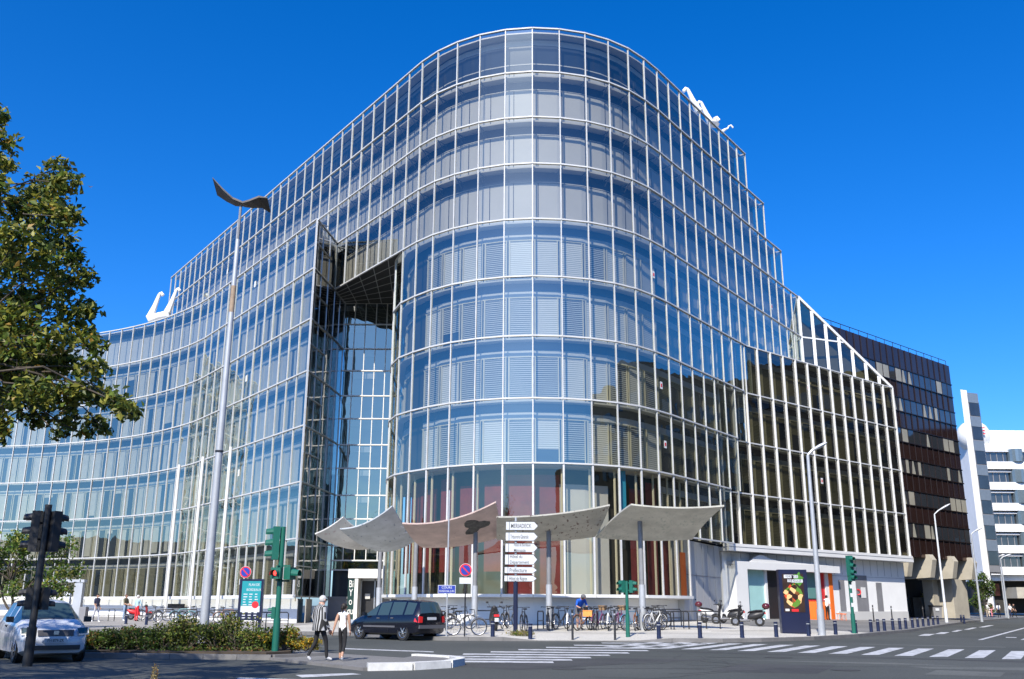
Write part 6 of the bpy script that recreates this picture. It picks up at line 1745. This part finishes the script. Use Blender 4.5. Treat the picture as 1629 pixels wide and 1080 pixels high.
def tunic(bo, J, k):
    b = MB(); n = 18; prof = [(1.44, .10, .09), (1.40, .21, .125), (1.28, .215, .155), (1.10, .205, .165), (.95, .225, .18), (.80, .245, .19), (.785, .235, .18)]
    vs = []
    for z, rx, ry in prof:
        for i in range(n):
            a = 2 * PI * i / n; w = 1 + .03 * math.sin(5 * a) * (1.4 - z); vs.append((rx * w * math.cos(a) * k, (.01 + ry * w * math.sin(a)) * k, z * k))
    b.mesh(vs, [(i * n + j, i * n + (j + 1) % n, (i + 1) * n + (j + 1) % n, (i + 1) * n + j) for i in range(len(prof) - 1) for j in range(n)])
    for s in 'LR': 
        p, q, r_ = Vector(J['sh' + s]) * k, Vector(J['el' + s]) * k, Vector(J['wr' + s]) * k; b.tube([p, q, q.lerp(r_, .7)], [.088 * k, .072 * k, .062 * k], 10, False)
    b.build('tunic', strp, bo, smooth=True, fix=False)
    b = MB(); hd = Vector(J['head']) * k
    for s in (-1, 1): b.ball((hd.x + s * .036 * k, hd.y - .092 * k, hd.z + .022 * k), .03 * k, .012 * k, .022 * k, 8, 5)
    b.bar((hd.x - .09 * k, hd.y - .05 * k, hd.z + .025 * k), (hd.x - .09 * k, hd.y + .03 * k, hd.z + .02 * k), .008, .012); b.bar((hd.x + .09 * k, hd.y - .05 * k, hd.z + .025 * k), (hd.x + .09 * k, hd.y + .03 * k, hd.z + .02 * k), .008, .012)
    b.build('sunglasses', M['black'], bo)
# the pair walks away to the right, hand in hand
gw = on_road(506, 1052, .05); gg = on_road(543, 1051.5, .05)
rzw = math.radians(128)
fwd = Vector((math.sin(rzw), -math.cos(rzw), 0))
def local(p, o, rz, k=1): d = Matrix.Rotation(-rz, 3, 'Z') @ (Vector(p) - Vector(o)); return d
mid_h = (gw + gg) / 2 + Vector((0.0, 0, .74))
wl = local(mid_h + Vector((-.05, 0, 0)), gw, rzw); kw = 1.60 / 1.7
pw = dict(wrR=tuple(wl / kw), elR=tuple((Vector((-.2, .02, 1.14)) * .9 + wl / kw * .1)), hipL=(.085, 0, .90), knL=(.09, .06, .50), anL=(.09, .27, .14), toeL=(.09, .17, .03), knR=(-.09, -.16, .52), anR=(-.09, -.20, .09), toeR=(-.09, -.36, .04), elL=(.235, .09, 1.14), wrL=(.21, .0, .92),
          hb=(.0, -.04, 1.53), head=(-.005, -.06, 1.585), top=(-.005, -.05, 1.665))
wr_side = 'R' if wl.x < 0 else 'L'
if wr_side == 'L':
    pw['wrL'], pw['elL'] = pw.pop('wrR'), (.22, .02, 1.12); pw['wrR'] = (-.2, .05, .9); pw['elR'] = (-.23, .08, 1.14)
person('grey-haired woman in black and white striped tunic and sunglasses, hand in hand with girl', gw, rzw, 1.62, pw, strp, blk, wht, SK['fair'], hairG, 'long', 'long', 0, 1.05, tunic)
rzg = math.radians(168)
kg = 1.42 / 1.7
gl2 = local(mid_h + Vector((.05, 0, 0)), gg, rzg) / kg
pg = dict(knL=(.09, -.12, .51), anL=(.09, -.10, .085), toeL=(.09, -.26, .035), knR=(-.09, .03, .50), anR=(-.10, .24, .13), toeR=(-.10, .15, .03))
sd_ = 'L' if gl2.x > 0 else 'R'; sg_ = 1 if sd_ == 'L' else -1
pg['wr' + sd_] = tuple(gl2); pg['el' + sd_] = tuple(Vector((.165 * sg_, .01, 1.395)).lerp(gl2, .52) + Vector((0, .03, -.03)))
person('girl with dark ponytail in white sleeveless top and black cropped leggings, holding the woman\'s hand', gg, rzg, 1.42, pg, wht, blk, wht, SK['tan'], hairD, 'none', 'crop', .16, .86)
# the cyclist bending over his bicycle
g = on_plaza(922, 1002)
pb = dict(pelvis=(0, .12, .88), spine=(0, 0, 1.06), chest=(0, -.16, 1.22), neck=(0, -.27, 1.33), hb=(0, -.34, 1.37), head=(0, -.39, 1.40), top=(0, -.42, 1.475), shL=(.18, -.18, 1.28), shR=(-.18, -.18, 1.28), elL=(.27, -.22, 1.03), elR=(-.27, -.22, 1.03), wrL=(.13, -.42, .90), wrR=(-.13, -.42, .92), hipL=(.09, .1, .86), hipR=(-.09, .1, .86), knL=(.1, .05, .48), knR=(-.1, .02, .48))
def helmet(bo, J, k):
    hd = Vector(J['head']) * k; b = MB(); b.ball(hd + Vector((0, 0, .04)), .118, .135, .10, 14, 8); b.build('helmet', grs, bo, smooth=True)
    b = MB(); b.box(-.07, .09, -.62, -.5, .8, 1.02); b.build('bag', blk, bo)
person('cyclist in bright blue shirt, shorts and helmet bending over a bicycle with an orange crate', g, math.radians(25), 1.74, pb, blu, grs, blk, SK['tan'], hairB, 'short', 'short', 0, 1.05, helmet)
c = MB(); p = at_y(935, 976, g.y - .55)
R3 = Matrix.Rotation(math.radians(-12), 3, 'Z')
for w0, w1, z0, z1 in ((0, 0, 0, 0),):
    vs = [Vector((x * .21, y * .16, z)) for z in (-.13, .13) for x, y in ((-1, -1), (1, -1), (1, 1), (-1, 1))]
    c.mesh([p + R3 @ v for v in vs], [(0, 1, 2, 3)] + [(i, (i + 1) % 4, 4 + (i + 1) % 4, 4 + i) for i in range(4)])
    for i in range(4): c.bar(p + R3 @ vs[4 + i], p + R3 @ vs[4 + (i + 1) % 4], .03, .03)
tag(c.build('crate', mat('orange_crate', (.75, .30, .07), .7, var=.2, scale=12), None, origin=tuple(p)), 'orange crate on the bicycle rack in front of the cyclist in blue', 'crate')
# people on the left pavement
def walkpose(s=1): return dict(knL=(.09, -.12 * s, .51), anL=(.09, -.18 * s, .09), toeL=(.09, -.33 * s, .04), knR=(-.09, .05 * s, .49), anR=(-.09, .26 * s, .14), toeR=(-.09, .15 * s, .04), elL=(.21, .1 * s, 1.14), elR=(-.21, -.04 * s, 1.13), wrR=(-.19, -.16 * s, .94))
person('man in dark navy top and pale trousers walking on the left pavement', on_plaza(151, 990), math.radians(60), 1.76, walkpose(), dnv, cloth('palegrey', (.42, .42, .45)), wht, SK['tan'], hairD)
person('man in brown shirt and jeans standing at the red scooter, seen sideways', on_plaza(197, 988), math.radians(75), 1.78, dict(wrR=(-.15, -.3, 1.02), wrL=(.15, -.3, 1.02), elR=(-.22, -.06, 1.12), elL=(.22, -.06, 1.12)), olive, jean, wht, SK['tan'], hairB)
person('person in pale blue shirt and bright red trousers bending beside the red scooter', on_plaza(216, 988.5), math.radians(150), 1.72, dict(wrR=(-.2, -.25, .95), elR=(-.25, -.1, 1.12)), ltb, redc, blk, SK['fair'], hairG, 'long')
# distant pedestrians
for i, (px, py, top_, leg_, rz, lab) in enumerate(((1561, 981, wht, grs, 2.6, 'distant person in white top beside the corner street lamp'), (1571, 981.5, wht, cloth('cream', (.6, .5, .38)), 2.9, 'distant person dressed all in white and cream'), (1579, 982, pink, pink, 3.0, 'distant person in pink top and red bottoms'), (1588.5, 981, wht, blk, 2.8, 'distant person in white top carrying a black bag'), (1607, 979.5, wht, dnv, .4, 'distant person in white between the far lamps'), (1613, 979.5, blk, blk, .3, 'distant person in black right of the far lamps'))):
    g = on_plaza(px, py)
    if g.y > 125: g = at_y(px, 970, 120 + i); g.z = zp(g.x, g.y)
    person(lab, g, rz, 1.7, walkpose(1 if i % 2 else -1), top_, leg_, blk, SK['fair'], hairD if i % 2 else hairB)
g = wall_at(1313, 1.3); g.z = zp(g.x, g.y)
person('person in white shirt and dark trousers standing before the orange doorway', g, 2.4, 1.7, {}, wht, blk, blk, SK['fair'], hairD)
# orange stools and sign by the doorway
b = MB(); q = wall_at(1300, .9); q.z = zp(q.x, q.y)
tb = thing('orange_counter', 'orange counter standing left of the orange doorway', 'counter', q, world=True)
b.frame(up(q, q.z + .65), rdir * .75, nR * .3, Vector((0, 0, .65))); b.build('body', M['orange'], tb)
b = MB(); b.frame(up(q, q.z + 1.33), rdir * .8, nR * .35, Vector((0, 0, .028))); b.build('counter_top', M['red'], tb)
for k, px in enumerate((1331, 1338)):
    q = wall_at(px, 1.2 + .5 * k); q.z = zp(q.x, q.y)
    tb = thing('stool', ['low orange stool nearer the orange pillar', 'low orange stool further along the white wall'][k], 'stool', q, world=True)
    b = MB(); b.tube([up(q, q.z + .42), up(q, q.z + .48)], .22, 14); b.build('seat', M['orange'], tb)
    for a in (0.8, 2.4, 4.0, 5.5):
        b = MB(); b.tube([up(q, q.z + .42) + Vector((math.cos(a) * .14, math.sin(a) * .14, 0)), up(q, q.z - .02) + Vector((math.cos(a) * .2, math.sin(a) * .2, 0))], .015, 6); b.build('leg', M['orange'], tb)
